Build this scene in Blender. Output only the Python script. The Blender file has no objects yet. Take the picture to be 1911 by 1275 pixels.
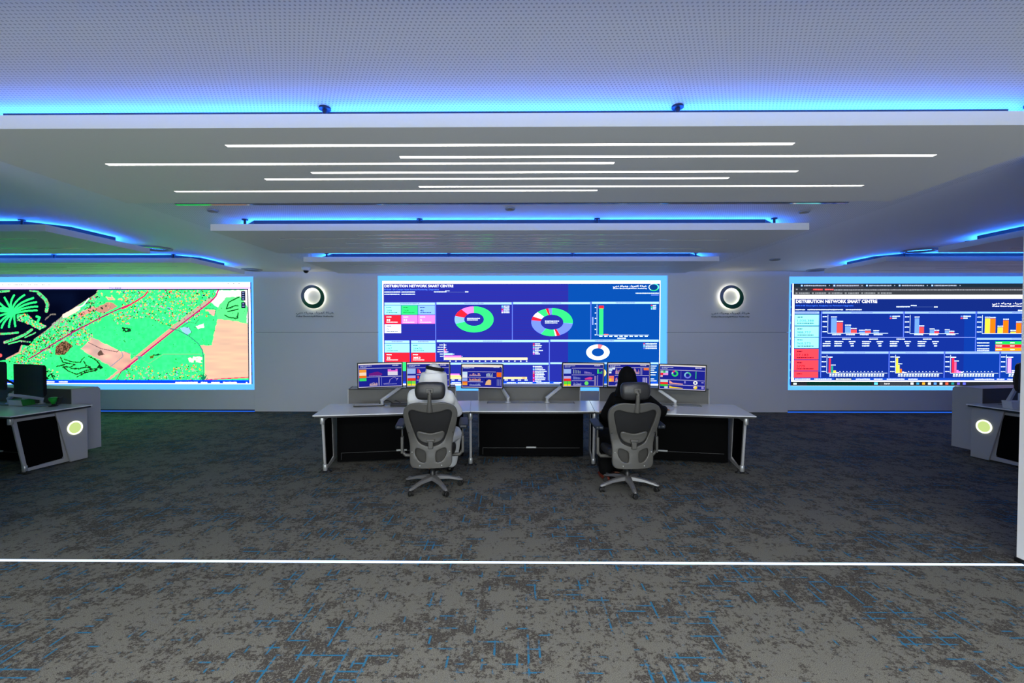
import bpy, bmesh, math, random
import numpy as np
from mathutils import Vector, Matrix, Euler
R = math.radians
S = bpy.context.scene
COL = S.collection
random.seed(7); np.random.seed(7)

# ------------------------------------------------------------------ camera
FPX, CX, CY = 850.0, 955.5, 637.5
cd = bpy.data.cameras.new('camera'); cam = bpy.data.objects.new('camera', cd); COL.objects.link(cam)
cd.sensor_width = 36.0; cd.lens = FPX / 1911 * 36.0; cd.clip_start = 0.05
cam.location = (0, 0, 1.75); cam.rotation_euler = (R(90 - 1.18), 0, R(0.5))
S.camera = cam
CM = cam.rotation_euler.to_matrix(); CL = Vector(cam.location)
def ray(px, py): return CM @ Vector(((px - CX) / FPX, -(py - CY) / FPX, -1))
def at_y(px, py, Y):
    d = ray(px, py); return CL + d * ((Y - CL.y) / d.y)
def at_z(px, py, Z):
    d = ray(px, py); return CL + d * ((Z - CL.z) / d.z)

# ------------------------------------------------------------------ world, lights, exposure
w = bpy.data.worlds.new('world'); S.world = w; w.use_nodes = True
w.node_tree.nodes['Background'].inputs[0].default_value = (0.55, 0.72, 1, 1)
w.node_tree.nodes['Background'].inputs[1].default_value = 0.05
S.view_settings.view_transform = 'Standard'; S.view_settings.look = 'None'
S.view_settings.exposure = 0.0; S.view_settings.gamma = 1.0; S.view_settings.use_curve_mapping = False

def area_light(name, loc, rot, sx, sy, power, color, spread=180):
    l = bpy.data.lights.new(name, 'AREA'); l.shape = 'RECTANGLE'; l.size = sx; l.size_y = sy
    l.energy = power; l.color = color; l.spread = R(spread)
    o = bpy.data.objects.new(name, l); COL.objects.link(o); o.location = loc; o.rotation_euler = rot
    return o
# unseen area lamp added behind the camera to brighten front faces and ceiling
area_light('rear_fill', (0, -3.4, 1.3), (R(108), 0, 0), 9.0, 2.3, 250, (0.85, 0.985, 1.05))
area_light('overhead_fill', (0, -0.6, 3.0), (0, 0, 0), 7.0, 1.4, 520, (1.0, 0.97, 0.92))  # added unseen lamp overhead, brightens the near floor and ceiling

LED_BLUE = 60.0; SLOT_WHITE = 6.5

# ------------------------------------------------------------------ helpers
def lin(c):
    return tuple(((v / 255) / 12.92 if v / 255 <= 0.04045 else ((v / 255 + 0.055) / 1.055) ** 2.4) for v in c)
def mat(name, c, rough=0.5, metal=0.0, var=0.06, scale=40, bump=0.0, spec=0.5, coat=0.0):
    m = bpy.data.materials.new(name); m.use_nodes = True; nt = m.node_tree; b = nt.nodes['Principled BSDF']
    c = lin(c)
    tc = nt.nodes.new('ShaderNodeTexCoord'); nz = nt.nodes.new('ShaderNodeTexNoise')
    nz.inputs['Scale'].default_value = scale; nz.inputs['Detail'].default_value = 3
    nt.links.new(tc.outputs['Object'], nz.inputs['Vector'])
    mx = nt.nodes.new('ShaderNodeMix'); mx.data_type = 'RGBA'
    mx.inputs[6].default_value = (*[v * (1 - var) for v in c], 1); mx.inputs[7].default_value = (*[min(1, v * (1 + var)) for v in c], 1)
    nt.links.new(nz.outputs['Fac'], mx.inputs[0]); nt.links.new(mx.outputs[2], b.inputs['Base Color'])
    b.inputs['Roughness'].default_value = rough; b.inputs['Metallic'].default_value = metal
    b.inputs['Specular IOR Level'].default_value = spec
    b.inputs['Coat Weight'].default_value = coat
    if bump:
        bp = nt.nodes.new('ShaderNodeBump'); bp.inputs['Strength'].default_value = bump; bp.inputs['Distance'].default_value = 0.002
        nt.links.new(nz.outputs['Fac'], bp.inputs['Height']); nt.links.new(bp.outputs['Normal'], b.inputs['Normal'])
    return m
def emit(name, c, s):
    m = bpy.data.materials.new(name); m.use_nodes = True; nt = m.node_tree; nt.nodes.clear()
    e = nt.nodes.new('ShaderNodeEmission'); o = nt.nodes.new('ShaderNodeOutputMaterial')
    e.inputs[0].default_value = (*lin(c), 1); e.inputs[1].default_value = s
    nt.links.new(e.outputs[0], o.inputs[0]); return m

MT = {}
MT['wall'] = mat('wall_laminate', (234, 235, 236), 0.42, var=0.02, scale=300)
MT['gap'] = mat('wall_joint_dark', (40, 44, 50), 0.7)
MT['white'] = mat('painted_plaster', (222, 222, 220), 0.6, var=0.015, scale=60)
MT['black'] = mat('black_skirting', (14, 15, 18), 0.4)
MT['desk'] = mat('white_worktop', (238, 240, 242), 0.16, spec=0.95, var=0.02, scale=80)
MT['deskedge'] = mat('black_edge_trim', (16, 16, 18), 0.35)
MT['grey_panel'] = mat('grey_side_panel', (168, 168, 170), 0.45, var=0.03, scale=400)
MT['dark_panel'] = mat('dark_grey_laminate', (76, 74, 71), 0.38, var=0.06, scale=120)
MT['black_panel'] = mat('black_panel', (6, 6, 7), 0.6, spec=0.04)
MT['alu'] = mat('brushed_aluminium', (188, 190, 190), 0.35, 0.6)
MT['silver'] = mat('silver_arm_paint', (205, 207, 208), 0.3, 0.3)
MT['chair'] = mat('grey_chair_shell', (86, 85, 82), 0.38, 0.1, var=0.05)
MT['chair_metal'] = mat('polished_grey_alloy', (118, 118, 120), 0.38, 0.45)
MT['chair_dark'] = mat('dark_chair_plastic', (34, 34, 35), 0.4)
MT['leather'] = mat('black_leatherette', (44, 44, 46), 0.35, var=0.1, scale=150, bump=0.2)
MT['mesh'] = mat('black_mesh_fabric', (20, 20, 22), 0.75, var=0.5, scale=500)
MT['pad_blue'] = mat('dark_armrest_pad', (30, 36, 46), 0.4)
MT['rubber'] = mat('black_rubber', (14, 14, 15), 0.6)
MT['plastic'] = mat('black_plastic', (8, 8, 9), 0.4, spec=0.25)
MT['plenum'] = mat('shade_toned_plenum', (22, 26, 34), 0.7)  # shade on the plenum faces is put into this dark tone
MT['post'] = mat('dark_blue_hanger', (16, 24, 52), 0.5)
MT['robe_white'] = mat('white_cotton', (228, 230, 232), 0.85, var=0.04, scale=60, bump=0.15)
MT['ghutra'] = mat('white_headcloth', (232, 233, 232), 0.85, var=0.05, scale=90, bump=0.2)
MT['robe_black'] = mat('black_crepe', (6, 6, 7), 0.85, var=0.2, scale=60, spec=0.12)
MT['cord'] = mat('black_cord', (10, 10, 10), 0.7)
MT['skin'] = mat('skin', (176, 122, 92), 0.5, var=0.05, scale=30)
MT['shoe_black'] = mat('black_leather_shoe', (14, 13, 13), 0.35)
MT['shoe_red'] = mat('red_brown_shoe', (104, 38, 24), 0.5)
MT['slot_dark'] = mat('unlit_slot_diffuser', (120, 126, 132), 0.12, var=0.02)
MT['gloss_dark'] = mat('glossy_dark_slot', (40, 46, 52), 0.08)
MT['vent'] = mat('ceiling_fitting_grey', (150, 152, 154), 0.5)
MT['screen_off'] = mat('dark_screen_glass', (5, 5, 6), 0.35, spec=0.2)
MT['dome'] = mat('smoked_dome', (8, 9, 10), 0.08)
MT['green_box'] = mat('green_card', (34, 132, 40), 0.5)
MT['white_card'] = mat('white_card', (200, 202, 204), 0.5)
MT['green_plastic'] = mat('green_plastic', (20, 160, 40), 0.35)
MT['led_blue'] = emit('blue_led_strip', (38, 112, 255), LED_BLUE)
MT['slot'] = emit('lit_slot_diffuser', (255, 250, 240), SLOT_WHITE)
MT['floor_led'] = emit('floor_led_line', (190, 222, 255), 2.4)
MT['skirt_led'] = emit('skirting_led_line', (40, 105, 235), 1.0)
MT['border'] = emit('recess_glow', (80, 158, 255), 1.8)  # emission stands in for LED light washing the recess around the display
MT['border_bright'] = emit('recess_glow_core', (180, 240, 255), 1.0)
MT['halo'] = emit('warm_halo_led', (255, 246, 222), 11.0)
MT['badge'] = emit('lit_badge_rim', (250, 255, 225), 1.6)
MT['badge_core'] = emit('lit_badge_core', (214, 240, 150), 0.9)
MT['blue_glint'] = emit('worktop_edge_glint', (30, 70, 255), 1.6)  # glowing strip stands in for blue reflections on the worktop edge

def tex_carpet():
    m = bpy.data.materials.new('carpet_tiles'); m.use_nodes = True; nt = m.node_tree; N = nt.nodes; L = nt.links
    b = N['Principled BSDF']; b.inputs['Roughness'].default_value = 0.95; b.inputs['Specular IOR Level'].default_value = 0.15
    tc = N.new('ShaderNodeTexCoord'); P = tc.outputs['Object']
    def math_(op, a, bb=None, cc=None):
        n = N.new('ShaderNodeMath'); n.operation = op
        for i, v in enumerate((a, bb, cc)):
            if v is None: continue
            if isinstance(v, (int, float)): n.inputs[i].default_value = v
            else: L.new(v, n.inputs[i])
        return n.outputs[0]
    def noise(scale, detail=3, vec=None, rough=0.55, dist=0.0):
        n = N.new('ShaderNodeTexNoise'); n.inputs['Scale'].default_value = scale; n.inputs['Detail'].default_value = detail
        n.inputs['Roughness'].default_value = rough; n.inputs['Distortion'].default_value = dist
        L.new(vec or P, n.inputs['Vector']); return n.outputs['Fac']
    def mapping(sc):
        n = N.new('ShaderNodeMapping'); n.inputs['Scale'].default_value = sc; L.new(P, n.inputs['Vector']); return n.outputs[0]
    def ramp(v, a, bb):
        n = N.new('ShaderNodeMapRange'); L.new(v, n.inputs[0]); n.inputs[1].default_value = a; n.inputs[2].default_value = bb
        return n.outputs[0]
    sep = N.new('ShaderNodeSeparateXYZ'); L.new(P, sep.inputs[0]); X, Y = sep.outputs[0], sep.outputs[1]
    big = noise(1.5, 2, dist=0.2); midn = noise(6.5, 3, rough=0.6)
    fine = noise(34, 4, rough=0.75)
    fx = noise(1.0, 3, mapping((9, 34, 1))); fy = noise(1.0, 3, mapping((34, 9, 1)))
    streak = math_('MAXIMUM', fx, fy)
    patch = math_('ADD', math_('MULTIPLY', big, 0.55), math_('ADD', math_('MULTIPLY', midn, 0.75), math_('MULTIPLY', streak, 0.5)))
    comb = math_('ADD', patch, math_('MULTIPLY', fine, 1.0))
    blotch = ramp(comb, 1.40, 1.47)
    zone = ramp(patch, 0.93, 0.99)
    def lines(A, B, per, off):
        u = math_('MULTIPLY', math_('ADD', A, off), 1 / per); fr = math_('FRACT', u); cell = math_('FLOOR', u)
        on = math_('LESS_THAN', fr, 0.19)
        cx = N.new('ShaderNodeCombineXYZ'); L.new(math_('MULTIPLY', cell, 3.37), cx.inputs[0]); L.new(math_('MULTIPLY', B, 3.2), cx.inputs[1])
        nz = noise(1.0, 2, cx.outputs[0]); return math_('MULTIPLY', on, ramp(nz, 0.51, 0.54))
    ln = math_('MAXIMUM', lines(X, Y, 0.062, 0.0), lines(Y, X, 0.058, 0.02))
    ln = math_('MULTIPLY', math_('MULTIPLY', ln, zone), ramp(fine, 0.33, 0.42))
    speck = ramp(noise(230, 2), 0.3, 0.7)
    def mix(f, a, c2):
        n = N.new('ShaderNodeMix'); n.data_type = 'RGBA'
        L.new(f, n.inputs[0])
        if isinstance(a, tuple): n.inputs[6].default_value = (*a, 1)
        else: L.new(a, n.inputs[6])
        if isinstance(c2, tuple): n.inputs[7].default_value = (*c2, 1)
        else: L.new(c2, n.inputs[7])
        return n.outputs[2]
    base = mix(speck, lin((70, 70, 67)), lin((118, 117, 110)))
    darkc = mix(speck, lin((30, 29, 29)), lin((80, 76, 72)))
    c = mix(math_('MULTIPLY', blotch, ramp(noise(90, 2), 0.34, 0.46)), base, darkc)
    c = mix(math_('MULTIPLY', ln, 0.9), c, lin((32, 100, 136)))
    L.new(c, b.inputs['Base Color'])
    bp = N.new('ShaderNodeBump'); bp.inputs['Strength'].default_value = 0.25; bp.inputs['Distance'].default_value = 0.003
    L.new(speck, bp.inputs['Height']); L.new(bp.outputs[0], b.inputs['Normal'])
    return m
def tex_perf():
    m = bpy.data.materials.new('perforated_ceiling_tile'); m.use_nodes = True; nt = m.node_tree; N = nt.nodes; L = nt.links
    b = N['Principled BSDF']; b.inputs['Roughness'].default_value = 0.6
    tc = N.new('ShaderNodeTexCoord'); sep = N.new('ShaderNodeSeparateXYZ'); L.new(tc.outputs['Object'], sep.inputs[0])
    def math_(op, a, bb=None):
        n = N.new('ShaderNodeMath'); n.operation = op
        for i, v in enumerate((a, bb)):
            if v is None: continue
            if isinstance(v, (int, float)): n.inputs[i].default_value = v
            else: L.new(v, n.inputs[i])
        return n.outputs[0]
    s = 0.0207
    v = math_('DIVIDE', sep.outputs[1], s); row = math_('FLOOR', v)
    u = math_('ADD', math_('DIVIDE', sep.outputs[0], s), math_('MULTIPLY', math_('FLOORED_MODULO', row, 2.0), 0.5))
    du = math_('SUBTRACT', math_('FRACT', u), 0.5); dv = math_('SUBTRACT', math_('FRACT', v), 0.5)
    r = math_('SQRT', math_('ADD', math_('MULTIPLY', du, du), math_('MULTIPLY', dv, dv)))
    hole = math_('LESS_THAN', r, 0.235)
    mid = math_('LESS_THAN', math_('ABSOLUTE', sep.outputs[0]), 3.9)
    f = math_('MULTIPLY', hole, mid)
    mx = N.new('ShaderNodeMix'); mx.data_type = 'RGBA'; L.new(f, mx.inputs[0])
    mx.inputs[6].default_value = (*lin((236, 237, 237)), 1); mx.inputs[7].default_value = (*lin((186, 188, 192)), 1)
    L.new(mx.outputs[2], b.inputs['Base Color']); return m
MT['carpet'] = tex_carpet(); MT['perf'] = tex_perf()

def box(bm, c, s, mtx=None):
    vs = [Vector((c[0] + sx * s[0] / 2, c[1] + sy * s[1] / 2, c[2] + sz * s[2] / 2)) for sx in (-1, 1) for sy in (-1, 1) for sz in (-1, 1)]
    if mtx is not None: vs = [mtx @ v for v in vs]
    v = [bm.verts.new(p) for p in vs]
    for f in ((0, 1, 3, 2), (4, 6, 7, 5), (0, 4, 5, 1), (2, 3, 7, 6), (0, 2, 6, 4), (1, 5, 7, 3)): bm.faces.new([v[i] for i in f])
def bb(bm, x0, x1, y0, y1, z0, z1, mtx=None): box(bm, ((x0 + x1) / 2, (y0 + y1) / 2, (z0 + z1) / 2), (abs(x1 - x0), abs(y1 - y0), abs(z1 - z0)), mtx)
def prism(bm, pts, vec, mtx=None):
    vec = Vector(vec); a = [Vector(p) for p in pts]; c = [p + vec for p in a]
    if mtx is not None: a = [mtx @ p for p in a]; c = [mtx @ p for p in c]
    a = [bm.verts.new(p) for p in a]; c = [bm.verts.new(p) for p in c]; n = len(a)
    bm.faces.new(a); bm.faces.new(c[::-1])
    for i in range(n): bm.faces.new((a[i], c[i], c[(i + 1) % n], a[(i + 1) % n]))
def tube(bm, pts, r, seg=8, mtx=None):
    pts = [Vector(p) for p in pts]; rs = r if isinstance(r, (list, tuple)) else [r] * len(pts); rings = []
    for i, p in enumerate(pts):
        t = (pts[min(i + 1, len(pts) - 1)] - pts[max(i - 1, 0)]).normalized()
        up = Vector((0, 0, 1)) if abs(t.z) < 0.9 else Vector((1, 0, 0))
        a = t.cross(up).normalized(); b2 = t.cross(a)
        ring = []
        for k in range(seg):
            q = p + (a * math.cos(2 * math.pi * k / seg) + b2 * math.sin(2 * math.pi * k / seg)) * rs[i]
            ring.append(bm.verts.new(mtx @ q if mtx is not None else q))
        rings.append(ring)
    for i in range(len(rings) - 1):
        for k in range(seg): bm.faces.new((rings[i][k], rings[i][(k + 1) % seg], rings[i + 1][(k + 1) % seg], rings[i + 1][k]))
    bm.faces.new(rings[0][::-1]); bm.faces.new(rings[-1])
def lathe(bm, prof, c=(0, 0, 0), seg=24, mtx=None):
    rings = []
    for r, z in prof:
        if r < 1e-6:
            p = Vector((c[0], c[1], c[2] + z)); rings.append([bm.verts.new(mtx @ p if mtx is not None else p)])
        else:
            ring = []
            for k in range(seg):
                p = Vector((c[0] + r * math.cos(2 * math.pi * k / seg), c[1] + r * math.sin(2 * math.pi * k / seg), c[2] + z))
                ring.append(bm.verts.new(mtx @ p if mtx is not None else p))
            rings.append(ring)
    for a, b2 in zip(rings, rings[1:]):
        for k in range(seg):
            k2 = (k + 1) % seg
            if len(a) == 1 and len(b2) == 1: continue
            if len(a) == 1: bm.faces.new((a[0], b2[k2], b2[k]))
            elif len(b2) == 1: bm.faces.new((a[k], a[k2], b2[0]))
            else: bm.faces.new((a[k], a[k2], b2[k2], b2[k]))
    if len(rings[0]) > 1: bm.faces.new(rings[0][::-1])
    if len(rings[-1]) > 1: bm.faces.new(rings[-1])
def ball(bm, c, r, rot=None, seg=16):
    r = r if isinstance(r, (tuple, list)) else (r, r, r)
    m = Matrix.Translation(Vector(c)) @ (rot.to_4x4() if rot is not None else Matrix()) @ Matrix.Diagonal((*r, 1))
    bmesh.ops.create_uvsphere(bm, u_segments=seg, v_segments=seg // 2 + 2, radius=1, matrix=m)
def cap(bm, p0, r0, p1, r1, n=6):
    p0, p1 = Vector(p0), Vector(p1)
    for i in range(n + 1):
        t = i / n; ball(bm, p0.lerp(p1, t), r0 + (r1 - r0) * t, seg=12)
    tube(bm, [p0, p1], [r0, r1], 12)
def finish(bm):
    bmesh.ops.recalc_face_normals(bm, faces=bm.faces[:])
def obj(name, bm, m, parent=None, bev=0.0, smooth=False, seg=2):
    me = bpy.data.meshes.new(name)
    if isinstance(bm, bmesh.types.BMesh):
        finish(bm); bm.to_mesh(me); bm.free()
    else: me = bm; me.name = name
    if isinstance(m, str): m = MT[m]
    me.materials.clear(); me.materials.append(m)
    if smooth:
        me.polygons.foreach_set('use_smooth', [True] * len(me.polygons))
    o = bpy.data.objects.new(name, me); COL.objects.link(o)
    if parent is not None: o.parent = parent
    if bev:
        md = o.modifiers.new('bevel', 'BEVEL'); md.width = bev; md.segments = seg; md.limit_method = 'ANGLE'; md.angle_limit = R(40)
        me.polygons.foreach_set('use_smooth', [True] * len(me.polygons))
        me.set_sharp_from_angle(angle=R(40))
    return o
def B(): return bmesh.new()
def part(name, m, parent, x0, x1, y0, y1, z0, z1, bev=0.0, mtx=None):
    bm = B(); bb(bm, x0, x1, y0, y1, z0, z1, mtx); return obj(name, bm, m, parent, bev)
def tag(o, label, cat, group=None):
    o['label'] = label; o['category'] = cat
    if group: o['group'] = group
    return o
def thing(name, label, cat, loc=(0, 0, 0), rz=0.0, group=None):
    o = bpy.data.objects.new(name, None); COL.objects.link(o); o.location = loc; o.rotation_euler = (0, 0, rz)
    o.empty_display_size = 0.1
    return tag(o, label, cat, group)
def struct(name, bm, m, bev=0):
    o = obj(name, bm, m, None, bev); o['kind'] = 'structure'; return o
def kids(o): return [c for c in bpy.data.objects if c.parent == o]
def dup(root, loc, rz, label, group=None):
    def cp(o, par):
        c = o.copy(); COL.objects.link(c)
        if par is not None: c.parent = par
        for ch in kids(o): cp(ch, c)
        return c
    r = cp(root, None); r.location = loc; r.rotation_euler = (0, 0, rz); r['label'] = label
    if group: r['group'] = group
    return r
def fuse(bm, voxel, it=4):
    finish(bm); me = bpy.data.meshes.new('t'); bm.to_mesh(me); bm.free()
    o = bpy.data.objects.new('t', me); COL.objects.link(o)
    md = o.modifiers.new('r', 'REMESH'); md.mode = 'VOXEL'; md.voxel_size = voxel
    s = o.modifiers.new('s', 'SMOOTH'); s.iterations = it; s.factor = 0.5
    dg = bpy.context.evaluated_depsgraph_get(); dg.update()
    out = bpy.data.meshes.new_from_object(o.evaluated_get(dg)); bpy.data.objects.remove(o); bpy.data.meshes.remove(me)
    return out
def curve_mesh(cu):
    o = bpy.data.objects.new('t', cu); COL.objects.link(o)
    dg = bpy.context.evaluated_depsgraph_get(); dg.update()
    me = bpy.data.meshes.new_from_object(o.evaluated_get(dg)); bpy.data.objects.remove(o); return me
def smooth_loop(pts, n=6):
    out = []; N = len(pts)
    for i in range(N):
        p0, p1, p2, p3 = [Vector(pts[(i + k) % N]) for k in (-1, 0, 1, 2)]
        for j in range(n):
            t = j / n
            out.append(0.5 * ((2 * p1) + (-p0 + p2) * t + (2 * p0 - 5 * p1 + 4 * p2 - p3) * t * t + (-p0 + 3 * p1 - 3 * p2 + p3) * t ** 3))
    return out
def mirror_loop(right):
    return right + [(-x, z) for x, z in reversed(right) if abs(x) > 1e-6]
def plate(loops, thick, bevel, cuts=0.04, bend=None):
    cu = bpy.data.curves.new('p', 'CURVE'); cu.dimensions = '2D'; cu.fill_mode = 'BOTH'
    cu.extrude = max(0.0, thick / 2 - bevel); cu.bevel_depth = bevel; cu.bevel_resolution = 2; cu.offset = -bevel
    for lp in loops:
        sp = cu.splines.new('POLY'); sp.points.add(len(lp) - 1); sp.use_cyclic_u = True
        for i, p in enumerate(lp): sp.points[i].co = (p[0], p[1], 0, 1)
    me = curve_mesh(cu); bpy.data.curves.remove(cu)
    bm = B(); bm.from_mesh(me); bpy.data.meshes.remove(me)
    bmesh.ops.remove_doubles(bm, verts=bm.verts[:], dist=1e-5)
    xs = [v.co.x for v in bm.verts]; ys = [v.co.y for v in bm.verts]
    for ax, lo, hi in ((0, min(xs), max(xs)), (1, min(ys), max(ys))):
        k = lo + cuts
        while k < hi:
            co = Vector((0, 0, 0)); co[ax] = k; no = Vector((0, 0, 0)); no[ax] = 1
            bmesh.ops.bisect_plane(bm, geom=bm.verts[:] + bm.edges[:] + bm.faces[:], plane_co=co, plane_no=no, dist=1e-5)
            k += cuts
    for v in bm.verts:
        x, z, t = v.co
        y = -t
        if bend: y += bend(x, z)
        v.co = (x, y, z)
    return bm

# ------------------------------------------------------------------ pictures on screens (flat lit images)
FONT_AR = None
def text_geo(body, bold=0.0):
    cu = bpy.data.curves.new('t', 'FONT'); cu.body = body; cu.resolution_u = 2; cu.offset = bold
    me = curve_mesh(cu); bpy.data.curves.remove(cu)
    vs = [(v.co.x, v.co.y) for v in me.vertices]; fs = [list(p.vertices) for p in me.polygons]
    bpy.data.meshes.remove(me); return vs, fs
KV = 2.2
def hdr(c):
    c = np.asarray(c, float); t_ = np.clip((c - 0.5) / 0.4, 0, 1); t_ = t_ * t_ * (3 - 2 * t_); return c / KV * (1 - t_) + c * t_
class Pic:
    def __init__(s): s.v = []; s.f = []; s.c = []
    def poly(s, pts, col, lay=0):
        k = len(s.v); s.v += [(p[0], p[1], lay) for p in pts]; s.f.append(list(range(k, k + len(pts)))); s.c.append(lin(col))
    def rect(s, x0, y0, x1, y1, col, lay=0): s.poly([(x0, y1), (x1, y1), (x1, y0), (x0, y0)], col, lay)
    def dash(s, x0, x1, y0, y1, col=(225, 235, 250), lay=4, step=None):
        h = y1 - y0; x = x0
        while x < x1:
            ww = min(h * random.uniform(0.5, 2.2), x1 - x); s.rect(x, y0 + h * 0.12 * random.random(), x + ww, y1 - h * 0.12 * random.random(), col, lay); x += ww + h * 0.22
    def text(s, body, x0, y0, x1, y1, col, lay=5, bold=0.0):
        vs, fs = text_geo(body, bold)
        if not vs: return
        ax = [v[0] for v in vs]; ay = [v[1] for v in vs]; a0, a1, b0, b1 = min(ax), max(ax), min(ay), max(ay)
        k = len(s.v)
        s.v += [(x0 + (x - a0) / (a1 - a0) * (x1 - x0), y1 - (y - b0) / (b1 - b0) * (y1 - y0), lay) for x, y in vs]
        for f in fs: s.f.append([i + k for i in f]); s.c.append(lin(col))
    def ring(s, cx, cy, rx, ry, qx, qy, a0, a1, col, lay=2, n=None):
        n = n or max(3, int(abs(a1 - a0) / 7))
        for i in range(n):
            pts = []
            for a, (ex, ey) in ((0, (rx, ry)), (1, (rx, ry)), (1, (qx, qy)), (0, (qx, qy))):
                t = R(a0 + (a1 - a0) * (i + a) / n); pts.append((cx + ex * math.sin(t), cy - ey * math.cos(t)))
            s.poly(pts[::-1], col, lay)
    def line(s, pts, wd, col, lay=3):
        for (x0, y0), (x1, y1) in zip(pts, pts[1:]):
            d = math.hypot(x1 - x0, y1 - y0) or 1; nx, ny = -(y1 - y0) / d * wd / 2, (x1 - x0) / d * wd / 2
            s.poly([(x0 + nx, y0 + ny), (x1 + nx, y1 + ny), (x1 - nx, y1 - ny), (x0 - nx, y0 - ny)], col, lay)
    def mesh(s, name, fx, fz, dy=0.0006, fy=None, bright=True):
        me = bpy.data.meshes.new(name)
        me.from_pydata([(fx(x), (fy(x) if fy else 0) - l * dy, fz(y)) for x, y, l in s.v], [], s.f)
        at = me.color_attributes.new('Col', 'FLOAT_COLOR', 'CORNER')
        cols = np.ones((len(me.loops), 4), np.float32); n = 0
        for f, c in zip(s.f, s.c): cols[n:n + len(f), :3] = hdr(c) if bright else c; n += len(f)
        at.data.foreach_set('color', cols.ravel()); return me
def pic_mat(name, strength):
    m = bpy.data.materials.new(name); m.use_nodes = True; nt = m.node_tree; nt.nodes.clear()
    a = nt.nodes.new('ShaderNodeAttribute'); a.attribute_name = 'Col'
    e = nt.nodes.new('ShaderNodeEmission'); o = nt.nodes.new('ShaderNodeOutputMaterial'); e.inputs[1].default_value = strength
    nt.links.new(a.outputs['Color'], e.inputs[0]); nt.links.new(e.outputs[0], o.inputs[0]); return m
MT['video'] = pic_mat('lit_video_wall_image', KV); MT['monitor_image'] = pic_mat('lit_monitor_image', 0.95)

# presentation-form Arabic, visual order: "Dubai Electricity and Water Authority"
AR = ''.join(reversed([chr(c) for c in (
    0xFEEB, 0xFEF4, 0xFE8C, 0xFE94, 0x20, 0xFEDB, 0xFEEC, 0xFEAE, 0xFE91, 0xFE8E, 0xFE80, 0x20, 0xFEED, 0xFEE3, 0xFEF4, 0xFE8E, 0xFEE9, 0x20, 0xFEA9, 0xFE91, 0xFEF2)]))
EN = 'Dubai Electricity&Water Authority'

# ================================================================== ROOM
ZC = 3.066; YW = 9.92; ZP = 2.915
XL, XR, YF = -13.6, 14.0, -4.4
bm = B(); bb(bm, XL, XR, YF, YW + 0.1, -0.06, 0); struct('floor', bm, 'carpet')
bm = B(); bb(bm, XL, XR, YF, YW + 0.1, ZC, ZC + 0.08); struct('ceiling', bm, 'perf')
bm = B(); bb(bm, XL - 0.1, XL, YF, YW + 0.1, 0, ZC); struct('wall_left', bm, 'wall')
bm = B(); bb(bm, XR, XR + 0.1, YF, YW + 0.1, 0, ZC); struct('wall_right', bm, 'wall')
bm = B(); bb(bm, XL, XR, YF - 0.1, YF, 0, ZC); struct('wall_front', bm, 'wall')
def wx(px, Y=YW): return at_y(px, 620, Y).x
def wz(py, Y=YW): return at_y(963, py, Y).z
# partition jambs beside the opening
bm = B(); bb(bm, 3.82, XR, 3.02, 3.475, 0.0, ZC); struct('wall_near_right', bm, 'wall')
bm = B(); bb(bm, XL, -4.3, 3.02, 3.475, 0.0, ZC); struct('wall_near_left', bm, 'wall')
bm = B(); bb(bm, 3.812, 3.82, 3.02, 3.483, 0.0, 0.035); bb(bm, 3.82, XR, 3.475, 3.483, 0.0, 0.035); o = struct('baseboard_near_right', bm, 'black')

# back wall: slabs around three recessed video walls
SCR = [(-76.0, 473.5, 515.5, 728.3), (705.0, 1245.5, 514.3, 729.8), (1472.0, 2012.0, 516.5, 727.8)]
SKIRT = wz(765.5)
def slab(bm, x0, x1, z0, z1): bb(bm, x0, x1, YW, YW + 0.09, z0, z1)
bm = B(); g = 0.006
zs = wz(620.5)
xs_edges = [XL] + [v for s_ in SCR for v in (wx(s_[0]), wx(s_[1]))] + [XR]
for i in range(0, 8, 2):
    x0, x1 = xs_edges[i] + g / 2, xs_edges[i + 1] - g / 2
    slab(bm, x0, x1, SKIRT - 0.04 if i in (2, 4) else SKIRT, zs - g / 2); slab(bm, x0, x1, zs + g / 2, ZC)
for s_ in SCR:
    slab(bm, wx(s_[0]), wx(s_[1]), SKIRT, wz(s_[3])); slab(bm, wx(s_[0]), wx(s_[1]), wz(s_[2]), ZC)
struct('wall_back', bm, 'wall')
bm = B(); bb(bm, XL, XR, YW + 0.09, YW + 0.12, 0, ZC); struct('trim_1', bm, 'gap')
bm = B(); bb(bm, XL, XR, YW + 0.02, YW + 0.08, 0, SKIRT - 0.042); struct('baseboard_back', bm, 'black')
# skirting light lines under the two outer video walls
for s_, lb in ((SCR[0], 'thin blue light line along the skirting under the map video wall'), (SCR[2], 'thin blue light line along the skirting under the right-hand bar chart video wall')):
    bm = B(); bb(bm, wx(s_[0]), wx(s_[1]), YW - 0.006, YW + 0.019, 0.001, 0.02)
    tag(obj('skirting_light', bm, 'skirt_led'), lb, 'light strip', 'skirting light lines')
# light line in the floor at the threshold
bm = B(); bb(bm, -4.3, 3.812, 3.408, 3.434, -0.004, 0.004)
tag(obj('floor_light_strip', bm, 'floor_led'), 'long white-blue light strip set in the carpet at the threshold', 'light strip')

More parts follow.
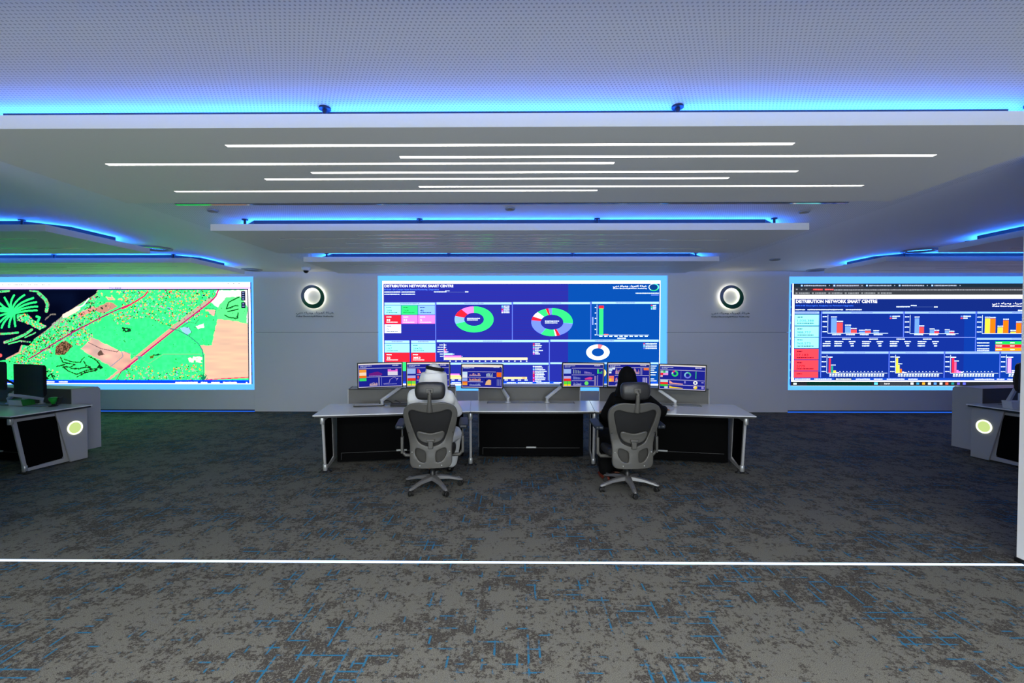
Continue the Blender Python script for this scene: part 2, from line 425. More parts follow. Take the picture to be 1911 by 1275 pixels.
# ------------------------------------------------------------------ hung ceiling panels
SLOTS = [((415, 268), (1478, 271)), ((741, 286), (1732, 296)), ((198, 307), (1147, 303)), ((575, 318), (1483, 323)),
         ((490, 332), (1358, 334)), ((778, 343), (1600, 351)), ((325, 357), (1115, 355))]
PW, PD, PT, PXC = 6.85, 1.5, 0.078, -0.09
P1Y = at_z(955, 237, ZP).y
def slot_list():
    out = []
    for a, b_ in SLOTS:
        pa, pb = at_z(*a, ZP), at_z(*b_, ZP); y = (pa.y + pb.y) / 2 - P1Y + 0.01
        out.append((pa.x - PXC, pb.x - PXC, y))
    return out
SL = slot_list()
def ceiling_panel(xc, y0, lit, label, mirror=False):
    t = thing('ceiling_panel', label, 'ceiling panel', (xc, y0, ZP), 0, 'hung ceiling light panels')
    hw = PW / 2
    # board with slot grooves left as narrow gaps in the underside
    ys = sorted(s[2] for s in SL)
    bm = B(); bb(bm, -hw, hw, 0, PD, 0.006, PT)
    wslot = 0.034
    edges = [0.0] + [v for y in ys for v in (y - wslot / 2, y + wslot / 2)] + [PD]
    for i in range(0, len(edges), 2): bb(bm, -hw, hw, edges[i], edges[i + 1], 0, 0.0059)
    for a, b_, y in SL:
        if mirror: a, b_ = -b_, -a
        bb(bm, -hw, a, y - wslot / 2, y + wslot / 2, 0, 0.0059); bb(bm, b_, hw, y - wslot / 2, y + wslot / 2, 0, 0.0059)
    obj('board', bm, 'white', t)
    for a, b_, y in SL:
        if mirror: a, b_ = -b_, -a
        part('light_slot', 'slot' if lit else 'slot_dark', t, a, b_, y - wslot / 2, y + wslot / 2, 0.002, 0.0062)
    fi, ch_ = 0.13, 0.30
    x0, x1, y0_, y1_ = -hw + fi, hw - fi, fi, PD - fi
    oc = [(x0 + ch_, y0_), (x1 - ch_, y0_), (x1, y0_ + ch_), (x1, y1_ - ch_), (x1 - ch_, y1_), (x0 + ch_, y1_), (x0, y1_ - ch_), (x0, y0_ + ch_)]
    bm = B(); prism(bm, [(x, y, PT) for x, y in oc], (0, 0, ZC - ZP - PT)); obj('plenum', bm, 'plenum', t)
    for (xa, ya), (xb, yb) in zip(oc, oc[1:] + oc[:1]):
        d_ = Vector((xb - xa, yb - ya, 0)).normalized(); n_ = Vector((d_.y, -d_.x, 0)) * 0.012
        bm = B(); prism(bm, [(xa, ya, PT + 0.001), (xb, yb, PT + 0.001), (xb + n_.x, yb + n_.y, PT + 0.001), (xa + n_.x, ya + n_.y, PT + 0.001)], (0, 0, 0.011)); obj('led_strip', bm, 'led_blue', t)
    for x in (-3.07, -1.03, 1.03, 3.07):
        for y in (0.075, PD - 0.075):
            bm = B(); lathe(bm, [(0.014, PT), (0.014, ZC - ZP - 0.014), (0.034, ZC - ZP - 0.012), (0.034, ZC - ZP - 0.0005)], (x, y, 0), 14)
            obj('hanger', bm, 'post', t)
    return t
ceiling_panel(PXC, P1Y - 2.625, True, 'white hung ceiling panel at the top edge above the camera, its rear rim just in view')
ceiling_panel(PXC, P1Y, True, 'white hung ceiling panel with seven lit white light lines')
ceiling_panel(PXC, P1Y + 2.625, False, 'white unlit hung ceiling panel right behind the one with lit lines', True)
ceiling_panel(PXC, P1Y + 4.92, False, 'white unlit hung ceiling panel nearest the wall above the middle video wall', True)
ceiling_panel(-5.43 - PW / 2, P1Y + 2.625, False, 'unlit hung ceiling panel at upper left, the nearer of two over the map video wall')
ceiling_panel(-5.44 - PW / 2, P1Y + 5.0, False, 'unlit hung ceiling panel at left close to the map video wall, green-tinted underside')
ceiling_panel(6.17 + PW / 2, P1Y + 2.625, False, 'unlit hung ceiling panel at far right, the nearer of two in the right bay')
ceiling_panel(6.08 + PW / 2, P1Y + 4.95, False, 'unlit hung ceiling panel right before the right-hand bar chart video wall')

# ceiling slot diffuser and round fittings
bm = B(); yy = at_z(955, 379.3, ZC).y
bb(bm, at_z(322, 379, ZC).x, at_z(1575, 381, ZC).x, yy - 0.008, yy + 0.035, ZC - 0.006, ZC)
tag(obj('slot_diffuser', bm, 'gloss_dark'), 'long thin dark glossy slot in the ceiling behind the lit panel', 'air diffuser')
def ceiling_disc(name, px, py, r, label, cat, m='vent', h=0.02):
    p = at_z(px, py, ZC)
    t = thing(name, label, cat, (p.x, p.y, ZC), 0, 'round ceiling fittings')
    bm = B(); lathe(bm, [(r, 0), (r * 0.99, -h * 0.6), (r * 0.86, -h), (r * 0.78, -h * 0.7), (r * 0.76, -0.001)], seg=28); obj('rim', bm, m, t, 0, True)
    bm = B(); lathe(bm, [(r * 0.75, -0.001), (r * 0.6, -h * 0.35), (0, -h * 0.4)], seg=28); obj('lens', bm, 'gloss_dark', t, 0, True)
    return t
ceiling_disc('downlight', 397, 392, 0.055, 'small unlit ceiling downlight left of the slot panel end, leftmost of three in a row', 'ceiling light')
ceiling_disc('downlight', 952, 388.5, 0.055, 'small unlit ceiling downlight in the middle between the first two hung panels', 'ceiling light')
ceiling_disc('downlight', 1501, 394, 0.055, 'small unlit ceiling downlight at right, rightmost of three in a row', 'ceiling light')
ceiling_disc('downlight', 1446, 484, 0.09, 'dark round ceiling fitting in front of the wall right of the middle panels', 'ceiling light')
ceiling_disc('air_diffuser', 288, 463, 0.24, 'round ceiling air diffuser between the two left hung panels', 'air diffuser')
ceiling_disc('air_diffuser', 1716, 467, 0.24, 'round ceiling air diffuser between the two right hung panels', 'air diffuser')
ceiling_disc('air_diffuser', 470, 503, 0.2, 'round ceiling air diffuser above the right end of the map video wall', 'air diffuser')
ceiling_disc('air_diffuser', 1525, 503.5, 0.2, 'round ceiling air diffuser above the left end of the right-hand video wall', 'air diffuser')
p = at_z(571, 499, ZC)
t = thing('security_camera', 'white dome security camera with black lens on the ceiling near the left wall logo', 'security camera', (p.x, p.y, ZC))
bm = B(); lathe(bm, [(0.085, 0), (0.085, -0.055), (0.07, -0.068), (0, -0.068)], seg=24); obj('housing', bm, 'wall', t, 0, True)
bm = B(); lathe(bm, [(0.052, -0.066), (0.05, -0.085), (0.036, -0.108), (0.015, -0.118), (0, -0.119)], seg=24); obj('dome', bm, 'dome', t, 0, True)

# ------------------------------------------------------------------ ring logos on the wall
def wall_sign(px, py, label):
    c = at_y(px, py, YW); k = YW / FPX
    t = thing('wall_sign', label, 'sign', (c.x, YW, c.z), 0, 'ring logos on the wall')
    def d(x, z): return ((x) * k, -(z) * k)
    # ring: outer blob slightly off-centre to the lower right, round inner hole
    outer = [(20.8 * math.cos(a) + 1.3 * math.cos(a - 0.8), 20.8 * math.sin(a) + 1.3 * math.cos(a - 0.8)) for a in [2 * math.pi * i / 56 for i in range(56)]]
    inner = [(-0.5 + 15.3 * math.cos(2 * math.pi * i / 48), -1.1 + 15.3 * math.sin(2 * math.pi * i / 48)) for i in range(48)]
    bm = plate([[d(*p_) for p_ in outer], [d(*p_) for p_ in inner]], 0.03, 0.006, 0.05)
    for v in bm.verts: v.co.y -= 0.075
    o = obj('ring', bm, ring_mat(), t, 0, True); o['label'] = 'green and grey-blue ring'
    bm = B(); NN = 64; rows = [[bm.verts.new((r_ * math.cos(2 * math.pi * i / NN) * k, y, r_ * math.sin(2 * math.pi * i / NN) * k)) for i in range(NN)] for y, r_ in ((-0.04, 18.6), (-0.04, 17.4), (-0.024, 17.4), (-0.024, 18.6))]
    for j in range(4):
        for i in range(NN): bm.faces.new((rows[j][i], rows[j][(i + 1) % NN], rows[(j + 1) % 4][(i + 1) % NN], rows[(j + 1) % 4][i]))
    obj('halo_light', bm, 'halo', t)
    for body, x0, x1, z0, z1 in ((AR, -34, 36, 27, 33.2), (EN, -34, 36, 34.6, 38)):
        vs, fs = text_geo(body)
        ax = [v[0] for v in vs]; ay = [v[1] for v in vs]
        order = sorted(range(len(fs)), key=lambda i: min(vs[j][0] for j in fs[i])); words = []; right = -9
        for i in order:                     # one object per word
            lo, hi = min(vs[j][0] for j in fs[i]), max(vs[j][0] for j in fs[i])
            if not words or lo - right > 0.16: words.append([])
            words[-1].append(i); right = max(right, hi)
        for wd in words:
            bm = B(); vv = {}
            for i in wd:
                for j in fs[i]:
                    if j not in vv: vv[j] = bm.verts.new((((vs[j][0] - min(ax)) / (max(ax) - min(ax)) * (x1 - x0) + x0) * k, -0.012, -(z1 - (vs[j][1] - min(ay)) / (max(ay) - min(ay)) * (z1 - z0)) * k))
                try: bm.faces.new([vv[j] for j in fs[i]])
                except ValueError: pass
            r_ = bmesh.ops.extrude_face_region(bm, geom=bm.faces[:])
            for v in r_['geom']:
                if isinstance(v, bmesh.types.BMVert): v.co.y += 0.0115
            obj('lettering', bm, 'sign_letter', t)
    return t
MT['sign_letter'] = mat('grey_metal_letters', (112, 122, 132), 0.4, 0.3)
def ring_mat():
    if 'ring' in MT: return MT['ring']
    m = bpy.data.materials.new('green_ring_enamel'); m.use_nodes = True; nt = m.node_tree; b = nt.nodes['Principled BSDF']
    tc = nt.nodes.new('ShaderNodeTexCoord'); sp = nt.nodes.new('ShaderNodeSeparateXYZ'); nt.links.new(tc.outputs['Object'], sp.inputs[0])
    a = nt.nodes.new('ShaderNodeMath'); a.operation = 'SUBTRACT'; nt.links.new(sp.outputs[0], a.inputs[0]); nt.links.new(sp.outputs[2], a.inputs[1])
    cr = nt.nodes.new('ShaderNodeValToRGB'); mr = nt.nodes.new('ShaderNodeMapRange'); mr.inputs[1].default_value = -0.33; mr.inputs[2].default_value = 0.33
    nt.links.new(a.outputs[0], mr.inputs[0]); nt.links.new(mr.outputs[0], cr.inputs[0])
    e = cr.color_ramp.elements; e[0].color = (*lin((122, 132, 160)), 1); e[0].position = 0.15; e[1].color = (*lin((8, 84, 62)), 1); e[1].position = 0.9
    n = e.new(0.48); n.color = (*lin((46, 112, 66)), 1)
    nt.links.new(cr.outputs[0], b.inputs['Base Color']); b.inputs['Roughness'].default_value = 0.3; MT['ring'] = m; return m
wall_sign(586.5, 554.5, 'green ring logo sign with halo light on the wall left of the middle video wall')
wall_sign(1362.5, 555, 'green ring logo sign with halo light on the wall right of the middle video wall')

# ------------------------------------------------------------------ video walls
YS = YW + 0.012
def video_wall(i, pic_mesh, x0, x1, y0, y1, label):
    fr = SCR[i]
    t = thing('video_wall', label, 'video wall', ((wx(x0) + wx(x1)) / 2, YS, wz(y1)), 0, 'video walls')
    ox, oz = t.location.x, t.location.z
    bm = B(); bb(bm, wx(x0, YS) - ox, wx(x1, YS) - ox, 0.004, 0.05, wz(y1, YS) - oz, wz(y0, YS) - oz); obj('display_body', bm, 'plastic', t)
    o = obj('picture', pic_mesh, 'video', t)
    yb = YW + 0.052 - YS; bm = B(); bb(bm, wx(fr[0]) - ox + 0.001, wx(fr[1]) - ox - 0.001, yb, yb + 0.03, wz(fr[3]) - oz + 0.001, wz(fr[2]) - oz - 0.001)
    obj('glow_border', bm, 'border', t)
    return t
def to_local(x0, x1, y1):
    ox, oz = (wx(x0) + wx(x1)) / 2, wz(y1)
    xa, xb = wx(x0, YS), wx(x1, YS); za, zb = wz(525, YS), wz(y1, YS)
    return (lambda px: xa + (xb - xa) * (px - x0) / (x1 - x0) - ox), (lambda py: za + (zb - za) * (py - 525) / (y1 - 525) - oz)
WHITE = (250, 252, 255); HEAD = (196, 216, 255); SEP = (120, 150, 220); TXT = (225, 235, 252)

# middle dashboard
p = Pic()
def A(x): return 700 + x / 5.314
def Bx(x): return 970 + x / 5.314
def Y6(y): return 500 + y / 5.314
p.rect(714, 524, 1232, 719.5, WHITE, 0)
split = Bx(483)
p.rect(A(86), Y6(158), split, Y6(1128), (44, 54, 184), 1); p.rect(split, Y6(158), Bx(1385), Y6(1128), (10, 86, 190), 1)
for k in range(26):
    y = 535 + k * 4.6 + random.uniform(-0.6, 0.6)
    if y < 640: p.rect(A(92), y, split, y + 1.1, (56, 50, 172), 2)
p.rect(A(92), Y6(1128), Bx(1385), Y6(1150), (24, 92, 214), 1)
p.text('DISTRIBUTION NETWORK SMART CENTRE', A(97), Y6(167), A(780), Y6(192), WHITE, 5, 0.02)
p.text('EV-II-04 / EV Charger Asset Remote Monitoring  Diagnostics', A(94), Y6(207), A(636), Y6(224), (120, 190, 255), 5)
for y in (234, 256): p.dash(A(94), A(255 if y < 250 else 246), Y6(y), Y6(y + 10), TXT); p.dash(A(264), A(400), Y6(y), Y6(y + 10), TXT)
p.dash(A(588), A(712), Y6(233), Y6(242)); p.dash(A(700), A(742), Y6(224), Y6(231)); p.rect(A(720), Y6(238), A(895), Y6(241), (110, 130, 190), 4); p.dash(A(897), A(930), Y6(232), Y6(243))
p.text(AR, Bx(924), Y6(172), Bx(1258), Y6(198), WHITE, 5, 0.015); p.text(EN, Bx(926), Y6(199), Bx(1260), Y6(214), WHITE, 5, 0.01)
p.dash(Bx(1148), Bx(1378), Y6(247), Y6(257)); p.dash(Bx(1300), Bx(1376), Y6(266), Y6(274), (150, 180, 230))
p.ring(Bx(1325), Y6(193), 10, 6.9, 7.6, 5.6, 0, 120, (120, 235, 215), 4); p.ring(Bx(1325), Y6(193), 10, 6.9, 7.6, 5.6, 120, 220, (70, 230, 160), 4); p.ring(Bx(1325), Y6(193), 9.4, 6.4, 8, 5.8, 220, 360, (225, 235, 245), 4)
p.ring(Bx(1325), Y6(193), 7.6, 5.6, 0.01, 0.01, 0, 360, (12, 70, 150), 3)
def head(x0, x1, y0, y1): p.rect(x0, Y6(y0), x1, Y6(y1), HEAD, 3); m_ = (x0 + x1) / 2; q = min(18, (x1 - x0) * 0.22); p.dash(m_ - q, m_ + q, Y6(y0 + 6), Y6(y1 - 7), (150, 168, 205), 4)
head(A(95), A(597), 343, 367); head(A(612), A(1358), 341, 363); head(A(1373), Bx(698), 339, 361); head(Bx(716), Bx(1378), 336, 358)
head(A(95), A(342), 720, 744); head(A(358), A(599), 720, 744); head(A(614), Bx(290), 715, 737); head(Bx(306), Bx(1378), 711, 733)
head(A(614), Bx(290), 940, 960); head(Bx(306), Bx(1378), 936, 954)
for x, y0, y1 in ((A(604), 340, 1128), (A(1365), 338, 715), (Bx(707), 335, 708), (Bx(297), 713, 1128)): p.rect(x - 0.7, Y6(y0), x + 0.7, Y6(y1), SEP, 3)
def tile(x0, y0, x1, y1, col, num, nc, w_=52):
    p.rect(A(x0), Y6(y0), A(x1), Y6(y1), col, 3)
    p.dash(A(x0 + 18), A(x0 + 68), Y6(y0 + 14), Y6(y0 + 24), nc, 4)
    p.text(num, A(x0 + 20), Y6(y0 + 40), A(x0 + 20 + w_), Y6(y0 + 60), nc, 5, 0.015)
    p.dash(A(x0 + 18), A(x0 + 130), Y6(y0 + 67), Y6(y0 + 75), nc, 4)
G = (64, 238, 150); CY_ = (190, 244, 246); LB = (160, 204, 255); RD = (250, 44, 66); PK = (246, 158, 226)
tile(95, 372, 257, 462, CY_, '388', (80, 140, 150)); tile(263, 372, 424, 462, G, '268', (30, 130, 90)); tile(430, 372, 597, 462, LB, '46', (50, 80, 150), 36)
tile(95, 467, 257, 555, RD, '38', WHITE, 36); tile(263, 467, 424, 552, PK, '33', (255, 225, 250), 36); tile(430, 467, 597, 552, PK, '5', (255, 225, 250), 18)
tile(95, 559, 259, 646, (226, 232, 250), '0', (110, 120, 140), 18)
tile(95, 750, 342, 838, CY_, '197', (90, 150, 165)); tile(358, 750, 599, 838, CY_, '28476', (90, 150, 165), 90)
tile(95, 842, 342, 932, RD, '22', WHITE, 36); tile(358, 842, 599, 932, RD, '3053', WHITE, 72)
p.rect(A(95), Y6(936), A(342), Y6(1022), G, 3); p.rect(A(358), Y6(936), A(599), Y6(1022), G, 3)
cx_, cy_ = A(985), Y6(510)
for a0, a1, c in ((0, 250, G), (250, 285, LB), (285, 320, RD), (320, 358, PK), (358, 360, (160, 160, 190))): p.ring(cx_, cy_, 36.5, 24.2, 18.4, 12.3, a0, a1, c, 3)
p.dash(cx_ - 13, cx_ + 11, cy_ - 2.6, cy_ - 0.8); p.dash(cx_ - 13, cx_ + 7, cy_ + 0.4, cy_ + 2)
cx_, cy_ = Bx(323), Y6(538)
for a0, a1, c in ((0, 95, G), (95, 157, (132, 164, 236)), (157, 167, RD), (167, 171, WHITE), (171, 212, G), (212, 278, (132, 164, 236)), (278, 294, RD), (294, 316, (240, 240, 250)), (316, 342, G), (342, 350, RD), (350, 360, (140, 160, 230))):
    p.ring(cx_, cy_, 38.7, 26, 21.2, 14, a0, a1, c, 3)
p.dash(cx_ - 13, cx_ + 13, cy_ - 3, cy_ - 1); p.dash(cx_ - 13, cx_ + 10, cy_ + 0.4, cy_ + 2.2)
p.ring(Bx(778), Y6(836), 21.7, 14.6, 11.5, 7.7, 25, 360, (236, 254, 252), 3); p.ring(Bx(778), Y6(836), 21.7, 14.6, 11.5, 7.7, 0, 25, (255, 150, 160), 3)
p.ring(Bx(770), Y6(1040), 17, 11, 0.01, 0.01, 0, 180, (250, 235, 170), 3)
for x in (1258, ):
    for k, c in enumerate((CY_, LB, RD, PK, WHITE)): p.rect(A(x), Y6(374 + k * 16), A(x + 14), Y6(384 + k * 16), c, 4); p.dash(A(x + 20), A(x + 78), Y6(374 + k * 16), Y6(384 + k * 16))
for k, c in enumerate((RD, G, CY_)): p.rect(Bx(1300), Y6(368 + k * 17), Bx(1312), Y6(378 + k * 17), c, 4); p.dash(Bx(1318), Bx(1350), Y6(368 + k * 17), Y6(378 + k * 17))
for k in range(7):
    c = (RD, (250, 190, 120), CY_, PK, LB, WHITE, PK)[k]; p.rect(Bx(135), Y6(748 + k * 16.5), Bx(149), Y6(758 + k * 16.5), c, 4); p.dash(Bx(155), Bx(155 + random.uniform(30, 80)), Y6(748 + k * 16.5), Y6(758 + k * 16.5))
for k in range(10):
    c = (WHITE, LB, CY_, PK, (250, 200, 120), RD, RD, PK, RD, PK)[k]; p.rect(Bx(135), Y6(972 + k * 16.3), Bx(149), Y6(982 + k * 16.3), c, 4); p.dash(Bx(155), Bx(155 + random.uniform(60, 120)), Y6(972 + k * 16.3), Y6(982 + k * 16.3))
p.rect(Bx(284), Y6(970), Bx(292), Y6(1115), (130, 160, 180), 4)
for k in range(4): p.rect(Bx(1228), Y6(744 + k * 16.5), Bx(1240), Y6(753 + k * 16.5), (RD, WHITE, CY_, (150, 160, 240))[k], 4); p.dash(Bx(1248), Bx(1360), Y6(744 + k * 16.5), Y6(753 + k * 16.5))
for k, y in enumerate((968, 988, 1008, 1030, 1056, 1096, 1115)): p.dash(Bx(1292), Bx(1360 - 12 * (k % 3)), Y6(y), Y6(y + 9))
# horizontal bars
for k, (x1, c) in enumerate(((694, WHITE), (694, WHITE), (702, (250, 90, 110)), (713, (250, 200, 220)), (773, (200, 230, 255)), (856, PK))):
    y = 757 + k * 22.6; p.rect(A(690), Y6(y), A(x1), Y6(y + 17), c, 3); p.dash(A(678 - random.uniform(30, 60)), A(678), Y6(y + 3), Y6(y + 11)); p.dash(A(x1 + 6), A(x1 + 14), Y6(y + 4), Y6(y + 12))
p.rect(A(690), Y6(890), Bx(80), Y6(912), (255, 244, 205), 3); p.rect(A(684), Y6(750), A(688), Y6(915), TXT, 3)
for k in range(14): p.dash(A(740 + k * 58.5), A(753 + k * 58.5), Y6(920), Y6(930))
p.rect(A(690), Y6(1050), A(838), Y6(1066), PK, 3); p.rect(A(690), Y6(1066), A(850), Y6(1082), (255, 236, 150), 3); p.rect(A(690), Y6(1082), Bx(75), Y6(1102), (255, 238, 190), 3); p.rect(Bx(28), Y6(1085), Bx(62), Y6(1099), (235, 190, 150), 4)
for k in range(12): p.dash(A(760 + k * 66), A(790 + k * 66), Y6(1108), Y6(1118))
# tall bar chart
p.rect(Bx(790), Y6(403), Bx(830), Y6(665), G, 3); p.rect(Bx(786), Y6(375), Bx(834), Y6(403), RD, 3); p.rect(Bx(836), Y6(655), Bx(880), Y6(664), (250, 110, 100), 3)
p.rect(Bx(766), Y6(365), Bx(769), Y6(666), TXT, 3); p.rect(Bx(766), Y6(664), Bx(1282), Y6(667), TXT, 3)
for k in range(6): p.dash(Bx(746), Bx(760), Y6(388 + k * 54), Y6(398 + k * 54))
for k in range(10): p.dash(Bx(790 + k * 50), Bx(822 + k * 50), Y6(672), Y6(683))
p.dash(Bx(970), Bx(1056), Y6(691), Y6(703)); p.rect(Bx(721), Y6(488), Bx(732), Y6(565), (180, 200, 250), 4)
for x0, x1 in ((760, 850), (1290 + 20, 1400), (1420, 1490)): p.dash(A(x0), A(x1), Y6(1134), Y6(1144))
for x0, x1 in ((30, 130), (170, 300), (340, 420)): p.dash(Bx(x0), Bx(x1), Y6(1134), Y6(1144))
for k in range(4): p.dash(Bx(1180 + k * 50), Bx(1192 + k * 50), Y6(130), Y6(138), (170, 180, 190), 4)
fx, fz = to_local(714, 1232, 719.5)
video_wall(1, p.mesh('picture', fx, fz), 714, 1232, 524, 719.5, 'middle video wall with blue dashboard of ring charts on the back wall')

# right dashboard
p = Pic()
def C(x): return 1460 + x / 4.237
def D(y): return 500 + y / 4.237
XE = 1996.0; xe = (XE - 1460) * 4.237
p.rect(C(75), D(127), XE, D(931), WHITE, 0)
p.rect(C(85), D(127), XE, D(157), (34, 50, 66), 1); p.rect(C(85), D(157), XE, D(187), (58, 60, 70), 1); p.rect(C(85), D(187), XE, D(215), (66, 70, 78), 1)
p.rect(C(390), D(131), C(640), D(157), (66, 70, 84), 2)
for k in range(5):
    x = 142 + k * 258; p.rect(C(x), D(136), C(x + 14), D(148), (200, 215, 255), 3); p.dash(C(x + 24), C(x + 200), D(137), D(148), (190, 196, 205)); p.dash(C(x + 222), C(x + 230), D(138), D(147), (190, 196, 205))
p.rect(C(226), D(163), C(318), D(184), (90, 50, 60), 2); p.dash(C(240), C(314), D(168), D(178), (250, 110, 110)); p.dash(C(332), C(400), D(168), D(178), (250, 130, 130)); p.dash(C(404), XE - 8, D(172), D(182), (170, 172, 180))
for k in range(3): p.dash(C(104 + k * 38), C(116 + k * 38), D(167), D(178), (170, 175, 180))
for k in range(6): p.rect(C(100 + k * 130), D(196), C(116 + k * 130), D(207), (160, 165, 170), 3); p.dash(C(126 + k * 130), C(212 + k * 130), D(196), D(207), (170, 175, 182))
p.rect(C(93), D(247), XE, D(868), (22, 54, 168), 1); p.rect(C(93), D(250), XE, D(345), (22, 48, 142), 2); p.rect(C(1440), D(345), XE, D(868), (16, 66, 184), 2)
p.text('DISTRIBUTION NETWORK SMART CENTRE', C(104), D(254), C(748), D(279), WHITE, 5, 0.02)
p.text('AMI-II-05 Descriptive Analytics on Firmware Upgrades', C(100), D(294), C(560), D(308), (90, 170, 255), 5)
p.dash(C(100), C(178), D(327), D(336)); p.dash(C(196), C(480), D(327), D(336)); p.dash(C(500), C(626), D(327), D(336)); p.dash(C(900), C(1008), D(304), D(313)); p.dash(C(1014), C(1060), D(295), D(303)); p.rect(C(1030), D(309), C(1190), D(311), (90, 120, 190), 3); p.dash(C(1198), C(1226), D(306), D(315))
p.text(AR, C(1656), D(275), C(1990), D(296), WHITE, 5, 0.015); p.text(EN, C(1658), D(298), C(1992), D(312), WHITE, 5, 0.01); p.dash(C(1860), C(2100), D(333), D(342))
p.ring(C(2060), D(290), 10, 7, 7.6, 5.4, 0, 360, (90, 230, 190), 4)
def head2(x0, x1, y0, y1): p.rect(C(x0), D(y0), C(x1), D(y1), (184, 206, 250), 3); m_ = (x0 + x1) / 2; p.dash(C(m_ - 90), C(m_ + 80), D(y0 + 6), D(y1 - 5), (140, 160, 205), 4)
head2(97, 290, 346, 363); head2(315, 955, 346, 363); head2(968, 1526, 346, 363); head2(1540, xe, 346, 363); head2(1540, xe, 552, 568)
head2(313, 845, 660, 677); head2(856, 1282, 660, 677); head2(1294, 1722, 660, 677); head2(1735, xe, 660, 677)
for x, y0, y1 in ((308, 345, 865), (960, 345, 548), (1531, 345, 660), (850, 658, 866), (1287, 658, 866), (1727, 658, 866)): p.rect(C(x - 3), D(y0), C(x + 3), D(y1), (120, 156, 236), 4)
p.rect(C(310), D(546), C(1530), D(550), (170, 195, 245), 4); p.rect(C(290), D(365), C(300), D(820), (60, 110, 200), 3)
def tile2(y0, y1, col, num, nc, w_):
    p.rect(C(97), D(y0), C(288), D(y1), col, 3); p.dash(C(118), C(160), D(y0 + 15), D(y0 + 25), nc, 4)
    if num: p.text(num, C(116), D(y0 + 38), C(116 + w_), D(y0 + 59), nc, 5, 0.012); p.dash(C(116), C(250), D(y0 + 64), D(y0 + 73), nc, 4)
CT = (186, 242, 252); NT = (70, 140, 160); RT = (255, 84, 100); NR = (150, 20, 50)
tile2(370, 455, CT, '1,030,388', NT, 132); tile2(462, 544, CT, '988,757', NT, 110); tile2(549, 633, CT, '968,573', NT, 108)
tile2(640, 722, RT, '17,183', NR, 92); tile2(728, 810, RT, '5779', NR, 66); tile2(816, 866, RT, None, NR, 0)
def chart(xa, yb, ya, xend, bars, lab=True):
    p.rect(C(xa - 2), D(ya), C(xa + 1), D(yb), TXT, 3); p.rect(C(xa), D(yb - 1), C(xend), D(yb + 2), TXT, 3)
    for k in range(4): p.dash(C(xa - 42), C(xa - 8), D(ya + 12 + (yb - ya - 12) * k / 3.4), D(ya + 20 + (yb - ya - 12) * k / 3.4))
    for x0, x1, yt, c in bars:
        p.rect(C(x0), D(yt), C(x1), D(yb - 1), c, 4)
        if lab: p.dash(C(x0 - 1), C(x1 + 2), D(yt - 13), D(yt - 5))
BL = (130, 186, 236); CR = (250, 92, 96)
chart(360, 516, 370, 838, [(385, 429, 397, BL), (431, 478, 432, CR), (497, 542, 461, BL), (543, 588, 487, CR), (608, 654, 502, BL), (656, 700, 499, CR), (722, 765, 505, BL)])
chart(1012, 519, 372, 1395, [(1047, 1083, 398, BL), (1084, 1121, 468, CR), (1167, 1203, 491, BL), (1204, 1240, 502, CR), (1287, 1322, 498, BL), (1323, 1360, 510, CR)])
YL = (250, 226, 80); OR = (250, 146, 20)
chart(1582, 518, 374, xe - 20, [(1602, 1642, 400, YL), (1644, 1685, 402, OR), (1703, 1744, 470, YL), (1746, 1788, 415, OR), (1805, 1847, 503, YL), (1849, 1890, 437, OR), (1906, 1948, 480, YL), (1950, 1990, 460, OR), (2010, 2050, 505, YL), (2052, 2092, 490, OR)])
for x in (395, 505, 615, 725, 1045, 1165, 1300): p.dash(C(x), C(x + 70), D(523), D(531))
for x in (850, 1410): p.rect(C(x), D(379), C(x + 14), D(388), BL, 4); p.dash(C(x + 20), C(x + 82), D(379), D(388)); p.rect(C(x), D(394), C(x + 14), D(403), CR, 4); p.dash(C(x + 20), C(x + 54), D(394), D(403))
for k, x in enumerate((475, 690, 905, 1115)): p.dash(C(x), C(x + 68), D(558), D(567))
for r_, y in enumerate((577, 592, 610)):
    p.dash(C(322 + (18 if r_ == 0 else 0)), C(384), D(y), D(y + 10))
    for k in range(8): x = 418 + k * 110 - (0 if k % 2 else 4); p.dash(C(x + 8 * r_ * (k % 2)), C(x + (70 if k % 2 == 0 else 52) - 12 * (r_ > 0)), D(y), D(y + 10))
p.rect(C(1688), D(580), XE - 4, D(603), (40, 222, 100), 4); p.rect(C(1688), D(605), XE - 4, D(627), (250, 34, 50), 4); p.rect(C(1688), D(630), XE - 4, D(656), (252, 184, 30), 4)
for y in (588, 610, 634, 648): p.dash(C(1544), C(1640), D(y), D(y + 8))
for y in (588, 612, 640): p.dash(C(1692), C(1740), D(y), D(y + 7), (255, 255, 230), 5); p.dash(C(1805), C(1840), D(y), D(y + 7), (255, 255, 230), 5)
TL = (40, 190, 170)
